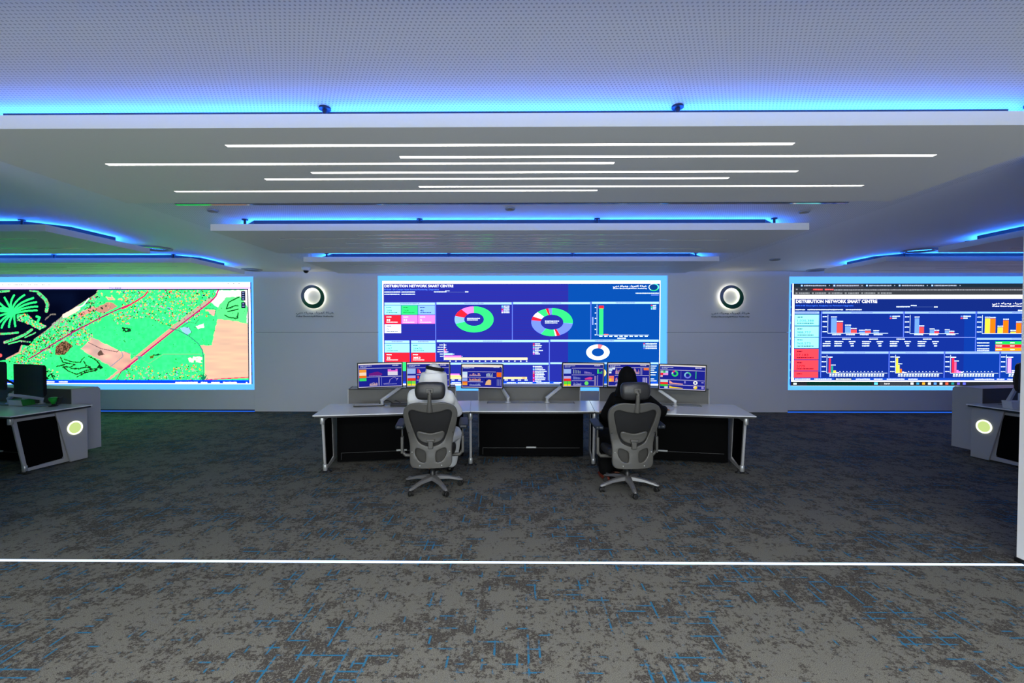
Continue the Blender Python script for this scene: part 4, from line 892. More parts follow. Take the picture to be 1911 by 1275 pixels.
# ------------------------------------------------------------------ monitors on arms
NAVY = (30, 36, 150)
def dashboard(kind):
    p = Pic(); p.rect(0, 0, 100, 100, (190, 184, 214), 0); p.rect(0.8, 6, 99.2, 97, NAVY, 1)
    p.rect(0, 0, 100, 4.5, (240, 232, 226), 2); p.dash(4, 30, 9, 12, (190, 196, 225)); p.dash(78, 92, 8, 11.5, (225, 225, 240)); p.rect(94, 7, 97, 12, (40, 60, 90), 3); p.dash(4, 18, 14, 17, (150, 160, 215))
    W2 = (222, 216, 242)
    def bar(y, x0=1.5, x1=98.5): p.rect(x0, y, x1, y + 1.5, W2, 2)
    def spikes(x0, x1, yb, h, cols, n=16, seed=1):
        rng = random.Random(seed)
        for k in range(n):
            x = x0 + (x1 - x0) * k / n; p.rect(x, yb - h * rng.uniform(0.15, 1), x + (x1 - x0) / n * 0.7, yb, cols[k % len(cols)], 3)
        p.rect(x0, yb, x1, yb + 0.8, W2, 3)
    if kind == 0:
        bar(20)
        for y0, y1, c in ((25, 37, (250, 160, 60)), (37, 50, (252, 226, 196)), (50, 60, (246, 124, 24)), (61, 73, (60, 226, 110))): p.rect(2, y0, 18, y1, c, 3)
        p.poly([(24, 50), (54, 50), (54, 43), (44, 35), (34, 38), (24, 42)], (112, 30, 130), 3); p.dash(24, 52, 51, 53, (190, 140, 210))
        p.rect(67, 26, 90, 36, (240, 110, 220), 3); p.rect(75, 24, 85, 31, NAVY, 4); p.rect(67, 36, 90, 52, (226, 222, 238), 3); bar(56)
        spikes(25, 43, 93, 14, [(240, 190, 160), (250, 220, 190), (190, 150, 190)], 20, 3); p.rect(45.5, 60, 47.5, 94, (190, 180, 200), 3); p.rect(52, 60, 53, 94, (120, 130, 210), 3)
        p.line([(56, 88), (70, 84), (72, 70), (78, 64), (82, 60), (88, 68), (91, 64), (87, 74)], 0.8, (210, 190, 240), 4); p.dash(58, 88, 88, 90, (160, 160, 220))
    elif kind == 1:
        bar(20)
        for y0, y1, c in ((24, 46, (160, 190, 245)), (53, 64, (180, 176, 236)), (64, 75, (244, 60, 34))): p.rect(1, y0, 20, y1, c, 3)
        p.rect(1, 76, 10, 88, (80, 226, 60), 3); p.rect(11, 76, 20, 88, (120, 236, 80), 3); p.rect(1, 88, 10, 96, (250, 220, 20), 3); p.rect(11, 88, 20, 96, (250, 230, 60), 3)
        p.rect(24, 26, 27, 44, (240, 40, 60), 3); p.poly([(28, 44), (34, 44), (28, 26)], (246, 130, 150), 3); p.rect(24, 55, 28, 66, (240, 60, 70), 3); bar(49, 22); bar(72, 22)
        spikes(40, 92, 46, 14, [(150, 160, 230)], 14, 9); spikes(40, 92, 70, 12, [(200, 150, 220)], 14, 10)
    elif kind == 2:
        p.rect(0, 0, 100, 10, (250, 232, 214), 2); p.dash(2, 30, 12, 15, (200, 205, 225)); bar(30, 14, 84)
        for y0, y1, c in ((31, 44, (200, 230, 252)), (44, 58, (226, 234, 252)), (60, 72, (150, 176, 244)), (74, 82, (244, 120, 40)), (82, 90, (248, 168, 60))): p.rect(1, y0, 13, y1, c, 3)
        p.rect(86, 32, 98, 52, (250, 110, 30), 3); spikes(18, 46, 48, 13, [(230, 160, 130), (180, 190, 200), (200, 120, 160)], 20, 4); spikes(60, 76, 50, 16, [(190, 210, 190), (150, 170, 220)], 9, 5)
        bar(54, 14, 84); spikes(18, 46, 70, 12, [(250, 160, 110), (250, 110, 90), (220, 200, 120)], 22, 6); bar(74, 14, 52); spikes(18, 46, 90, 9, [(150, 170, 220)], 22, 7)
        p.poly([(57, 88), (72, 88), (72, 66), (66, 64), (60, 72)], (236, 186, 130), 3); p.rect(57, 64, 60, 70, (20, 16, 30), 4)
        for x in (87, 91, 95): p.rect(x, 62, x + 1.2, 90, (150, 156, 200), 3)
    elif kind == 3:
        for y0, y1, c in ((24, 44, (160, 190, 246)), (55, 65, (184, 178, 236)), (65, 76, (244, 50, 40))): p.rect(2, y0, 20, y1, c, 3)
        p.rect(2, 77, 10.5, 90, (90, 230, 60), 3); p.rect(11.5, 77, 20, 90, (90, 230, 60), 3); p.rect(2, 90, 10.5, 97, (250, 214, 30), 3); p.rect(11.5, 90, 20, 97, (250, 214, 30), 3)
        bar(20, 22); bar(49, 22, 78); bar(74, 22, 78)
        for k in range(5): p.rect(26 + k * 4, 26 + k * 1.5, 27 + k * 4, 44, (200, 225, 190), 3)
        for k in range(7): p.rect(54 + k * 2.6, 34 + k, 55.6 + k * 2.6, 44, (170, 150, 220), 3)
        p.rect(85, 25, 89, 44, (60, 226, 110), 3); p.rect(91, 37, 93, 44, (60, 226, 110), 3); p.rect(95, 32, 97, 44, (60, 226, 110), 3)
        for k in range(10): p.rect(26 + k * 1.8, 56 + k * 0.6, 26.8 + k * 1.8, 69, (150, 160, 220), 3)
        p.poly([(54, 66), (60, 62), (68, 58), (74, 62), (72, 70), (56, 70)], (220, 70, 150), 3); spikes(26, 46, 94, 12, [(170, 180, 220)], 14, 8)
        p.ring(59, 86, 5, 8.2, 0.01, 0.01, 0, 360, (110, 232, 110), 3); p.rect(78, 54, 83, 95, (136, 126, 176), 3); p.rect(86, 50, 86.8, 95, W2, 3)
    elif kind == 4:
        bar(18)
        for x0, y0, x1, y1, c in ((2, 22, 10, 33, (200, 230, 252)), (10, 18, 17, 27, (226, 236, 252)), (2, 36, 8, 44, (235, 240, 252)), (2, 55, 14, 66, (244, 120, 110)), (2, 66, 8, 80, (250, 200, 60)), (8, 66, 14, 80, (250, 150, 90)), (86, 20, 98, 30, (250, 120, 60))): p.rect(x0, y0, x1, y1, c, 3)
        spikes(18, 76, 46, 24, [(230, 130, 160), (200, 200, 210), (226, 200, 120), (170, 120, 200)], 46, 11); bar(52, 16); spikes(18, 40, 76, 18, [(246, 120, 100), (200, 180, 220)], 14, 12); bar(80, 16, 56); spikes(18, 40, 95, 8, [(190, 180, 230)], 12, 13)
        p.rect(78, 20, 83, 50, (120, 116, 180), 3)
        for x in (84, 88, 92): p.rect(x, 62, x + 2, 92, (206, 200, 236), 3)
    else:
        bar(20); bar(60); bar(81, 18)
        for x0, y0, x1, y1, c in ((2, 24, 8, 33, (170, 220, 190)), (8, 24, 13, 33, (60, 190, 110)), (13, 24, 19, 33, (176, 214, 250)), (2, 33, 8, 42, (244, 40, 60)), (8, 33, 19, 42, (240, 150, 226)), (2, 43, 7, 50, (240, 190, 190)), (2, 62, 19, 71, (184, 224, 232)), (2, 71, 19, 80, (246, 40, 44)), (2, 80, 19, 88, (50, 200, 70)), (11, 88, 19, 96, (200, 210, 240))): p.rect(x0, y0, x1, y1, c, 3)
        p.ring(34, 35, 7.4, 12.4, 3.8, 6.4, 0, 260, (50, 220, 110), 3); p.ring(34, 35, 7.4, 12.4, 3.8, 6.4, 260, 300, (170, 230, 230), 3); p.ring(34, 35, 7.4, 12.4, 3.8, 6.4, 300, 360, (240, 50, 110), 3)
        p.ring(62, 40, 7.6, 12.8, 4.4, 7.4, 0, 100, (70, 200, 140), 3); p.ring(62, 40, 7.6, 12.8, 4.4, 7.4, 100, 240, (120, 130, 230), 3); p.ring(62, 40, 7.6, 12.8, 4.4, 7.4, 240, 360, (130, 200, 230), 3)
        p.rect(79, 24, 80.6, 54, (60, 210, 120), 3); p.rect(47, 24, 47.8, 56, (110, 110, 190), 3)
        p.poly([(22, 77), (52, 79), (52, 76), (30, 73), (24, 66), (22, 63)], (246, 170, 160), 3); p.poly([(22, 95), (52, 95), (52, 93), (30, 90), (22, 85)], (250, 214, 60), 3)
        p.ring(79, 70, 4.8, 8, 2, 3.4, 0, 360, (245, 250, 248), 3); p.ring(79, 89, 4.2, 7, 0.01, 0.01, 0, 250, (250, 224, 60), 3); p.ring(79, 89, 4.2, 7, 0.01, 0.01, 250, 360, (236, 210, 220), 3)
        p.dash(92, 97, 66, 70, (190, 180, 230)); p.dash(55, 58, 64, 74, (150, 140, 220)); p.dash(92, 97, 84, 94, (150, 140, 220))
    return p
def monitor(px, py, z, yaw, base_px, label, pic=None, roll=0.0, w=0.605, h=0.355, zoff=(0, 0, 0), base=None, curved=0.02, adx=0.19):
    cx0 = (px - 963) / 850 * z + zoff[0]; cz0 = zoff[2] if z == 0 else 1.75 - (py - 620) / 850 * z; cy0 = z + zoff[1]
    t = thing('computer_monitor', label, 'monitor', (cx0, cy0, WT + 0.006), 0, 'monitors on desk arms')
    Mx = Matrix.Translation((0, 0, cz0 - WT - 0.006)) @ Matrix.Rotation(R(yaw), 4, 'Z') @ Matrix.Rotation(R(roll), 4, 'Y')
    cv = lambda x: -curved * ((x / (w / 2)) ** 2)
    n = 10
    bm = B(); ring = []
    for k in range(n + 1):
        x = -w / 2 + w * k / n
        ring.append([bm.verts.new(Mx @ Vector((x, cv(x) + dy, dz))) for dy, dz in ((0, -h / 2), (0, h / 2), (0.02, h / 2), (0.034, h / 2 - 0.03), (0.034, -h / 2 + 0.03), (0.02, -h / 2))])
    for a, b_ in zip(ring, ring[1:]):
        for j in range(6): bm.faces.new((a[j], a[(j + 1) % 6], b_[(j + 1) % 6], b_[j]))
    bm.faces.new(ring[0]); bm.faces.new(ring[-1][::-1])
    obj('housing', bm, 'plastic', t)
    bz = 0.014
    if pic is None:
        bm = B(); vs = []
        for k in range(n + 1):
            x = -(w / 2 - bz) + (w - 2 * bz) * k / n; vs.append([bm.verts.new(Mx @ Vector((x, cv(x) - 0.001, s_ * (h / 2 - bz)))) for s_ in (-1, 1)])
        for a, b_ in zip(vs, vs[1:]): bm.faces.new((a[0], b_[0], b_[1], a[1]))
        obj('screen', bm, 'screen_off', t)
    else:
        sx = lambda x: -(w / 2 - bz) + (w - 2 * bz) * x / 100
        sub = Pic()
        for f, c in zip(pic.f, pic.c):      # slice wide shapes so that they follow the curve
            pts = [pic.v[i] for i in f]; sub.f.append(list(range(len(sub.v), len(sub.v) + len(pts)))); sub.v += pts; sub.c.append(c)
        me = sub.mesh('screen', sx, lambda y: (h / 2 - bz) - (h - 2 * bz) * y / 100, 0.0004, bright=False)
        bm2 = B(); bm2.from_mesh(me)
        for k in range(1, 12):
            bmesh.ops.bisect_plane(bm2, geom=bm2.verts[:] + bm2.edges[:] + bm2.faces[:], plane_co=(-w / 2 + w * k / 12, 0, 0), plane_no=(1, 0, 0), dist=1e-6)
        for v in bm2.verts: v.co = Mx @ Vector((v.co.x, v.co.y - 0.001 + cv(v.co.x), v.co.z))
        bm2.to_mesh(me); bm2.free()
        obj('screen', me, 'monitor_image', t)
    bx = base if base is not None else at_z(base_px[0], base_px[1], WT)
    bx = Vector((bx[0] - cx0, bx[1] - cy0, 0))
    bm = B(); lathe(bm, [(0.038, 0.0), (0.038, 0.01), (0.02, 0.014), (0.02, 0.075), (0.018, 0.08)], (bx.x, bx.y, 0), 18); obj('arm_base', bm, 'silver', t, 0, True)
    hd = Mx @ Vector((0, 0.05, 0)); el = Vector((bx.x * 0.28 + hd.x * 0.72 * 0.0, hd.y + 0.07, max(0.14, hd.z - h / 2 - 0.012)))
    el.x = bx.x + adx
    p0 = bx + Vector((0, 0, 0.07)); d_ = el - p0; L = d_.length
    rot = d_.to_track_quat('X', 'Z').to_matrix().to_4x4(); MM = Matrix.Translation(p0) @ rot
    bm = B(); prism(bm, [(-0.02, -0.021, -0.022), (L + 0.01, -0.017, -0.017), (L + 0.01, 0.017, -0.017), (-0.02, 0.021, -0.022)], (0, 0, 0.04), MM); obj('gas_arm', bm, 'silver', t, 0.006)
    bm = B(); tube(bm, [el + Vector((0, 0, -0.01)), el + Vector((0, 0, 0.04)), (hd + el) / 2 + Vector((0, 0.01, 0.03)), hd], 0.014, 10); vm = Mx @ Matrix.Translation((0, 0.042, 0)); box(bm, (0, 0, 0), (0.1, 0.014, 0.1), vm); obj('arm_head', bm, 'chair_dark', t)
    return t
monitor(709, 700.5, 6.27, 15, (713, 757), 'leftmost of six lit monitors on the middle desk, orange and green tiles', dashboard(0), -0.6, adx=0.2)
monitor(799, 699.5, 6.27, 5, (790, 757), 'lit monitor right behind the man in the white headcloth', dashboard(1))
monitor(900, 702.5, 6.48, -5, (948, 752), 'lit monitor just right of the man, with a cream bar along the top', dashboard(2), 0.4, adx=-0.09)
monitor(1088, 700, 6.44, 5, (1021, 752), 'lit monitor just left of the woman in black, with a green pie', dashboard(3), 0.6, adx=0.2)
monitor(1173, 699.5, 6.46, -3, (1190, 757), 'lit monitor right behind the black headscarf of the woman', dashboard(4))
monitor(1272.5, 704.5, 6.1, -13, (1260, 759), 'rightmost of six lit monitors on the middle desk, with two ring charts', dashboard(5), 1.0, adx=-0.19)
# dark monitors on the side desks
monitor(0, 0, 0, -20, None, 'switched-off black monitor at the left edge, the nearer of two before the map', None, 0, zoff=(-6.31, 5.85, 1.13), base=(-6.62, 6.28), adx=-0.1, w=0.68, h=0.4)
monitor(0, 0, 0, -10, None, 'switched-off black monitor cut by the left edge, behind the nearer black one', None, 0, zoff=(-7.22, 6.15, 1.16), base=(-7.1, 6.3), adx=0.17, w=0.64, h=0.38)
monitor(0, 0, 0, 36, None, 'switched-off black monitor at the right edge, seen nearly edge-on', None, 0, zoff=(6.72, 6.12, 1.16), base=(6.66, 6.2), adx=0.12)

# small things on the side desks
t = thing('carton', 'white and green carton on the left desk under the black monitor', 'box', (-6.78, 6.17, WT + 0.006), R(-6))
bm = B(); prism(bm, [(-0.11, -0.07, 0), (0.10, -0.07, 0), (0.075, -0.07, 0.075), (-0.11, -0.07, 0.075)], (0, 0.16, 0)); obj('box_body', bm, 'white_card', t)
bm = B(); prism(bm, [(0.102, -0.065, 0.0), (0.102, 0.085, 0.0), (0.078, 0.085, 0.076), (0.078, -0.065, 0.076)], (0.004, 0, 0)); bb(bm, -0.11, 0.078, -0.07, 0.09, 0.0755, 0.079); o = obj('green_cover', bm, 'green_box', t); o['label'] = 'green top and side'
part('tab', 'white_card', t, 0.02, 0.06, -0.01, 0.05, 0.079, 0.1)
t = thing('desk_speaker', 'small green cup-shaped speaker on a black stand on the left desk', 'speaker', (-6.27, 6.10, WT), 0)
bm = B(); lathe(bm, [(0.05, 0), (0.05, 0.008), (0.018, 0.014), (0.016, 0.05)], seg=20); obj('stand', bm, 'chair_dark', t, 0, True)
bm = B(); lathe(bm, [(0.018, 0.03), (0.03, 0.06), (0.052, 0.095), (0.05, 0.118), (0.03, 0.124), (0, 0.125)], seg=20); o = obj('cup', bm, 'green_plastic', t, 0, True); o['label'] = 'bright green cup'
bm = B(); prism(bm, [(0.03, 0.0, 0.02), (0.05, 0.0, 0.02), (0.09, 0.0, 0.12), (0.06, 0.0, 0.12)], (0, 0.05, 0)); obj('side_fin', bm, 'chair_dark', t)
t = thing('document_tray', 'pale grey angled tray on the right desk beside the black monitor', 'tray', (6.60, 6.0, WT), R(-6))
bm = B(); prism(bm, [(-0.13, -0.05, 0), (0.14, -0.05, 0), (0.16, -0.05, 0.1), (-0.15, -0.05, 0.1)], (0, 0.14, 0)); obj('tray_body', bm, 'white_card', t, 0.004)
part('back_stop', 'white_card', t, 0.02, 0.15, 0.02, 0.06, 0.1, 0.2, 0.004)
# keyboard and cables on the left wing
kp = at_z(690, 757.6, WT)
t = thing('keyboard', 'thin keyboard lying on the left wing of the middle desk', 'keyboard', (kp.x, kp.y - 0.02, WT + 0.006), R(10))
part('key_base', 'chair_dark', t, -0.2, 0.2, -0.06, 0.06, 0, 0.012, 0.004)
part('keys', 'white_card', t, -0.19, 0.19, -0.05, 0.05, 0.012, 0.017, 0.002)
bm = B(); q0 = at_z(700, 755, WT); pts = [q0 + Vector((0.05 + 0.1 * i * 0.25, 0.02, 0.008 + 0.045 * math.sin(math.pi * i / 8))) for i in range(9)]
tube(bm, pts, 0.006, 8); tube(bm, [p_ + Vector((0.12, -0.01, 0)) for p_ in pts[4:]] + [pts[-1] + Vector((0.32, -0.02, -0.004))], 0.005, 8)
tag(obj('cable', bm, 'cord'), 'looped black cable beside the monitor arm on the left wing of the middle desk', 'cable')
tp = at_z(755, 757, WT)
t = thing('laptop', 'closed dark laptop lying on the left wing in front of the man', 'laptop', (tp.x + 0.02, tp.y - 0.01, WT + 0.006), R(10))
part('laptop_base', 'chair_dark', t, -0.2, 0.22, -0.09, 0.09, 0, 0.014, 0.004); part('laptop_lid', 'leather', t, -0.2, 0.22, -0.09, 0.09, 0.015, 0.024, 0.004)

# ------------------------------------------------------------------ chairs
def chair_bend(x, z): return -0.2 - 0.13 * max(0, (z - 0.45)) ** 1.3 * 1.6 + 0.62 * x * x + 0.03 * math.exp(-((z - 0.62) / 0.13) ** 2)
def make_chair(loc, rz, label):
    t = thing('office_chair', label, 'chair', loc, rz, 'mesh office chairs at the middle desk')
    outer = smooth_loop(mirror_loop([(0, 1.0), (0.13, 1.008), (0.212, 0.99), (0.268, 0.945), (0.286, 0.875), (0.272, 0.76), (0.245, 0.64), (0.226, 0.52), (0.226, 0.40), (0.222, 0.335), (0.195, 0.295), (0.13, 0.285), (0, 0.285)]))
    hole = smooth_loop(mirror_loop([(0, 0.898), (0.1, 0.908), (0.185, 0.928), (0.226, 0.90), (0.222, 0.84), (0.196, 0.745), (0.165, 0.645), (0.115, 0.56), (0, 0.522)]))
    lh = [(0.058, 0.458), (0.1, 0.488), (0.15, 0.5), (0.166, 0.47), (0.158, 0.42), (0.118, 0.366), (0.07, 0.352), (0.054, 0.38)]
    lh1 = smooth_loop(lh, 5); lh2 = smooth_loop([(-x, z) for x, z in reversed(lh)], 5)
    obj('backrest_frame', plate([outer, hole, lh1, lh2], 0.036, 0.010, 0.045, chair_bend), 'chair', t, 0, True)
    obj('mesh_panel', plate([smooth_loop([(x * 1.03, z + (0.01 if z > 0.75 else -0.01)) for x, z in mirror_loop([(0, 0.898), (0.1, 0.908), (0.185, 0.928), (0.226, 0.90), (0.222, 0.84), (0.196, 0.745), (0.165, 0.645), (0.115, 0.56), (0, 0.522)])])], 0.006, 0.001, 0.05, lambda x, z: chair_bend(x, z) + 0.016), 'mesh', t, 0, True)
    for q in (lh1, lh2):
        cxm = sum(a[0] for a in q) / len(q)
        obj('lower_mesh', plate([[((a[0] - cxm) * 1.06 + cxm, (a[1] - 0.43) * 1.06 + 0.43) for a in q]], 0.006, 0.001, 0.05, lambda x, z: chair_bend(x, z) + 0.014), 'mesh_grey', t, 0, True)
    lum = smooth_loop(mirror_loop([(0, 0.668), (0.07, 0.68), (0.125, 0.692), (0.148, 0.67), (0.138, 0.62), (0.1, 0.578), (0.05, 0.56), (0, 0.556)]))
    obj('lumbar_pad', plate([lum], 0.034, 0.014, 0.03, lambda x, z: chair_bend(x, z) - 0.012), 'chair', t, 0, True)
    yb = chair_bend(0, 0.56)
    bm = B(); bb(bm, -0.045, 0.045, yb - 0.052, yb - 0.02, 0.578, 0.606); bb(bm, -0.027, 0.027, yb - 0.045, yb - 0.008, 0.50, 0.585); obj('lumbar_bracket', bm, 'chair', t, 0.008)
    yt = chair_bend(0, 1.0)
    hr = smooth_loop(mirror_loop([(0, 1.222), (0.09, 1.22), (0.14, 1.205), (0.16, 1.16), (0.158, 1.10), (0.14, 1.05), (0.1, 1.034), (0, 1.03)]))
    obj('headrest', plate([hr], 0.075, 0.03, 0.03, lambda x, z: yt + 0.045 + 1.0 * x * x - 0.02 * math.cos((z - 1.12) * 16)), 'leather', t, 0, True)
    bm = B()
    tube(bm, [(0, yt + 0.005, 0.915), (0, yt - 0.016, 0.96), (0, yt - 0.024, 1.02), (0, yt - 0.03, 1.09), (0, yt - 0.012, 1.13), (0, yt + 0.02, 1.135)], [0.034, 0.026, 0.021, 0.02, 0.024, 0.02], 14)
    prism(bm, [(-0.055, yt + 0.005, 0.905), (0.055, yt + 0.005, 0.905), (0.026, yt - 0.012, 0.985), (-0.026, yt - 0.012, 0.985)], (0, 0.02, 0))
    box(bm, (0, yt - 0.004, 1.135), (0.075, 0.03, 0.05)); obj('headrest_stem', bm, 'chair', t, 0.005)
    for x, z, r_, m_ in ((-0.2, 0.46, 0.008, 'alu'), (0.2, 0.46, 0.008, 'alu'), (-0.116, 0.318, 0.008, 'alu'), (0.116, 0.318, 0.008, 'alu'), (-0.235, 0.67, 0.006, 'rubber'), (0.235, 0.67, 0.006, 'rubber')):
        bm = B(); ball(bm, (x, chair_bend(x, z) - 0.018, z), r_, seg=10); obj('bolt', bm, m_, t, 0, True)
    # seat
    st = smooth_loop([(-0.2, -0.10), (0, -0.15), (0.2, -0.10), (0.245, -0.04), (0.255, 0.1), (0.235, 0.24), (0.14, 0.285), (0, 0.29), (-0.14, 0.285), (-0.235, 0.24), (-0.255, 0.1), (-0.245, -0.04)])
    bm = plate([st], 0.085, 0.03, 0.05)
    for v in bm.verts:
        x, y, z = v.co.x, v.co.z, -v.co.y; v.co = (x, y, 0.425 + z + 0.12 * x * x - 0.5 * max(0, y - 0.15) ** 2)
    obj('seat', bm, 'mesh', t, 0, True)
    bm = B(); bb(bm, -0.11, 0.11, -0.14, 0.13, 0.335, 0.385); bb(bm, -0.06, 0.06, -0.175, -0.1, 0.32, 0.36); tube(bm, [(0.1, 0.05, 0.36), (0.27, 0.06, 0.35)], 0.007, 8); obj('mechanism', bm, 'chair_dark', t, 0.008)
    bm = B(); lathe(bm, [(0.03, 0.06), (0.03, 0.22), (0.02, 0.225), (0.02, 0.345)], seg=20); obj('gas_column', bm, 'chair_dark', t, 0, True)
    for s_ in (-1, 1):
        bm = B(); tube(bm, [(s_ * 0.10, 0.02, 0.365), (s_ * 0.30, 0.02, 0.375), (s_ * 0.335, 0.02, 0.42)], [0.02, 0.02, 0.022], 10)
        bb(bm, s_ * 0.322, s_ * 0.35, -0.012, 0.052, 0.40, 0.585); bb(bm, s_ * 0.329, s_ * 0.343, 0.002, 0.038, 0.58, 0.71)
        o = obj('armrest', bm, 'chair', t, 0.005)
        pd = smooth_loop([(-0.045, -0.14), (0, -0.15), (0.045, -0.14), (0.05, 0), (0.045, 0.13), (0, 0.14), (-0.045, 0.13), (-0.05, 0)])
        bm = plate([pd], 0.042, 0.016, 0.06)
        for v in bm.verts: x, y, z = v.co.x, v.co.z, -v.co.y; v.co = (s_ * 0.345 + x, y + 0.03, 0.73 + z + 0.12 * y)
        obj('arm_pad', bm, 'pad_blue', o, 0, True)
    for k in range(5):
        a = R(90 + 72 * k); T = Matrix.Rotation(a, 4, 'Z')
        bm = B(); prev = None
        prof = [(0.0, 0.05, 0.155, 0.05), (0.08, 0.036, 0.15, 0.045), (0.18, 0.028, 0.132, 0.034), (0.27, 0.024, 0.105, 0.028), (0.315, 0.022, 0.09, 0.024), (0.34, 0.012, 0.08, 0.016)]
        for r_, hw, zt, th in prof:
            cur = [bm.verts.new(T @ Vector((r_, y, z))) for y, z in ((-hw, zt - th), (hw, zt - th), (hw * 0.8, zt - 0.006), (hw * 0.4, zt), (-hw * 0.4, zt), (-hw * 0.8, zt - 0.006))]
            if prev:
                for j in range(6): bm.faces.new((prev[j], prev[(j + 1) % 6], cur[(j + 1) % 6], cur[j]))
            else: bm.faces.new(cur[::-1])
            prev = cur
        bm.faces.new(prev); box(bm, (0.275, 0, 0.103), (0.06, 0.028, 0.006), T)
        o = obj('base_leg', bm, 'chair_metal', t, 0.003)
        bm = B(); TT = T @ Matrix.Translation((0.315, 0, 0.029)) @ Matrix.Rotation(R(35 * k), 4, 'Z')
        for y in (-0.018, 0.018):
            lathe(bm, [(0.0, -0.009), (0.024, -0.009), (0.028, -0.005), (0.028, 0.005), (0.024, 0.009), (0, 0.009)], (0, 0, 0), 18, TT @ Matrix.Translation((0, y, 0)) @ Matrix.Rotation(R(90), 4, 'X'))
        box(bm, (0, 0, 0.012), (0.034, 0.02, 0.036), TT); tube(bm, [(0, 0, 0.02), (0, 0, 0.045)], 0.007, 8, TT)
        obj('caster', bm, 'rubber', o, 0.001)
    return t
MT['mesh_grey'] = mat('charcoal_mesh', (46, 45, 42), 0.7, var=0.3, scale=400)
C1 = ((803 - 963) / 850 * 5.06, 5.06); C2 = ((1178 - 963) / 850 * 5.06, 5.06)
ch1 = make_chair((C1[0] + 0.02, C1[1], 0), R(5), 'grey mesh office chair with the man in white, left of the two')
ch2 = dup(ch1, ((1171.5 - 963) / 850 * 5.06, C2[1], 0), R(5), 'grey mesh office chair with the woman in black, right of the two')

for par, an_ in ((ch1, -5), (ch2, -40)):
    for c_ in kids(par):
        if c_.name.startswith('base_leg'): c_.rotation_euler.z = R(an_)
# ------------------------------------------------------------------ people
def hand(bm, wr, dirn, nrm, side):
    d = Vector(dirn).normalized(); n = Vector(nrm).normalized(); s = d.cross(n).normalized() * side
    wr = Vector(wr); M3 = Matrix((s, d, n)).transposed()
    ball(bm, wr + d * 0.045, (0.04, 0.052, 0.016), M3)
    for k, (o_, L) in enumerate(((-0.03, 0.068), (-0.01, 0.078), (0.011, 0.073), (0.031, 0.056))):
        a = wr + d * (0.085 - 0.004 * abs(k - 1)) + s * o_; b_ = a + d * L * 0.55 + n * 0.008 + s * o_ * 0.18; c = b_ + d * L * 0.42 - n * 0.018
        cap(bm, a - d * 0.015, 0.0098, b_, 0.0088, 3); cap(bm, b_, 0.0088, c, 0.0075, 3)
    a = wr + d * 0.025 - s * 0.034; b_ = a + d * 0.035 - s * 0.024 - n * 0.006; c = b_ + d * 0.03 - s * 0.004 - n * 0.004
    cap(bm, a, 0.013, b_, 0.0105, 3); cap(bm, b_, 0.0105, c, 0.008, 3)
def body(t, J, f):
    bm = B(); h = Vector(J['head']); rz = Matrix.Rotation(J.get('turn', 0), 3, 'Z')
    ball(bm, h, (0.078 * f, 0.096 * f, 0.115 * f), rz, 24); ball(bm, h + rz @ Vector((0, 0.03, -0.07)), (0.056 * f, 0.062 * f, 0.055 * f), rz)
    ball(bm, h + rz @ Vector((0, 0.098, -0.02)), (0.014, 0.022, 0.024), rz, 10); ball(bm, h + rz @ Vector((0, 0.093, -0.003)), (0.011, 0.016, 0.03), rz, 10)
    for s in (-1, 1):
        ball(bm, h + rz @ Vector((s * 0.03, 0.086, 0.006)), (0.014, 0.012, 0.009), rz, 10); ball(bm, h + rz @ Vector((s * 0.034, 0.084, 0.028)), (0.022, 0.014, 0.008), rz, 10)
        ball(bm, h + rz @ Vector((s * 0.079, -0.005, -0.008)), (0.01, 0.022, 0.034), rz, 10)
    ball(bm, h + rz @ Vector((0, 0.09, -0.058)), (0.025, 0.012, 0.006), rz, 10); ball(bm, h + rz @ Vector((0, 0.088, -0.07)), (0.021, 0.013, 0.007), rz, 10); ball(bm, h + rz @ Vector((0, 0.078, -0.1)), (0.022, 0.018, 0.016), rz, 10)
    nk = Vector(J['neck']); cap(bm, h + Vector((0, -0.01, -0.07)), 0.055 * f, nk, 0.058 * f)
    ch = Vector(J['chest']); hp = Vector(J['hip'])
    ball(bm, ch, (0.17 * f, 0.105 * f, 0.19)); ball(bm, ch.lerp(hp, 0.5), (0.145 * f, 0.105 * f, 0.16)); ball(bm, hp, (0.165 * f, 0.125, 0.1))
    for s in ('L', 'R'):
        sh, el, wr = [Vector(J[k + s]) for k in ('sho', 'elb', 'wri')]
        cap(bm, nk + Vector((0, 0, -0.03)), 0.06 * f, sh, 0.058 * f); cap(bm, sh, 0.05 * f, el, 0.038 * f); cap(bm, el, 0.038 * f, wr, 0.026 * f)
        hand(bm, wr, J['hd' + s], J.get('hn' + s, (0, 0, 1)), -1 if s == 'R' else 1)
        th, kn, an, to = [Vector(J[k + s]) for k in ('thi', 'kne', 'ank', 'toe')]
        cap(bm, th, 0.085 * f, kn, 0.055 * f); cap(bm, kn, 0.053 * f, an, 0.036 * f); cap(bm, an + Vector((0, -0.02, -0.03)), 0.033, to, 0.024)
    return obj('body', fuse(bm, 0.0065, 3), 'skin', t, 0, True)
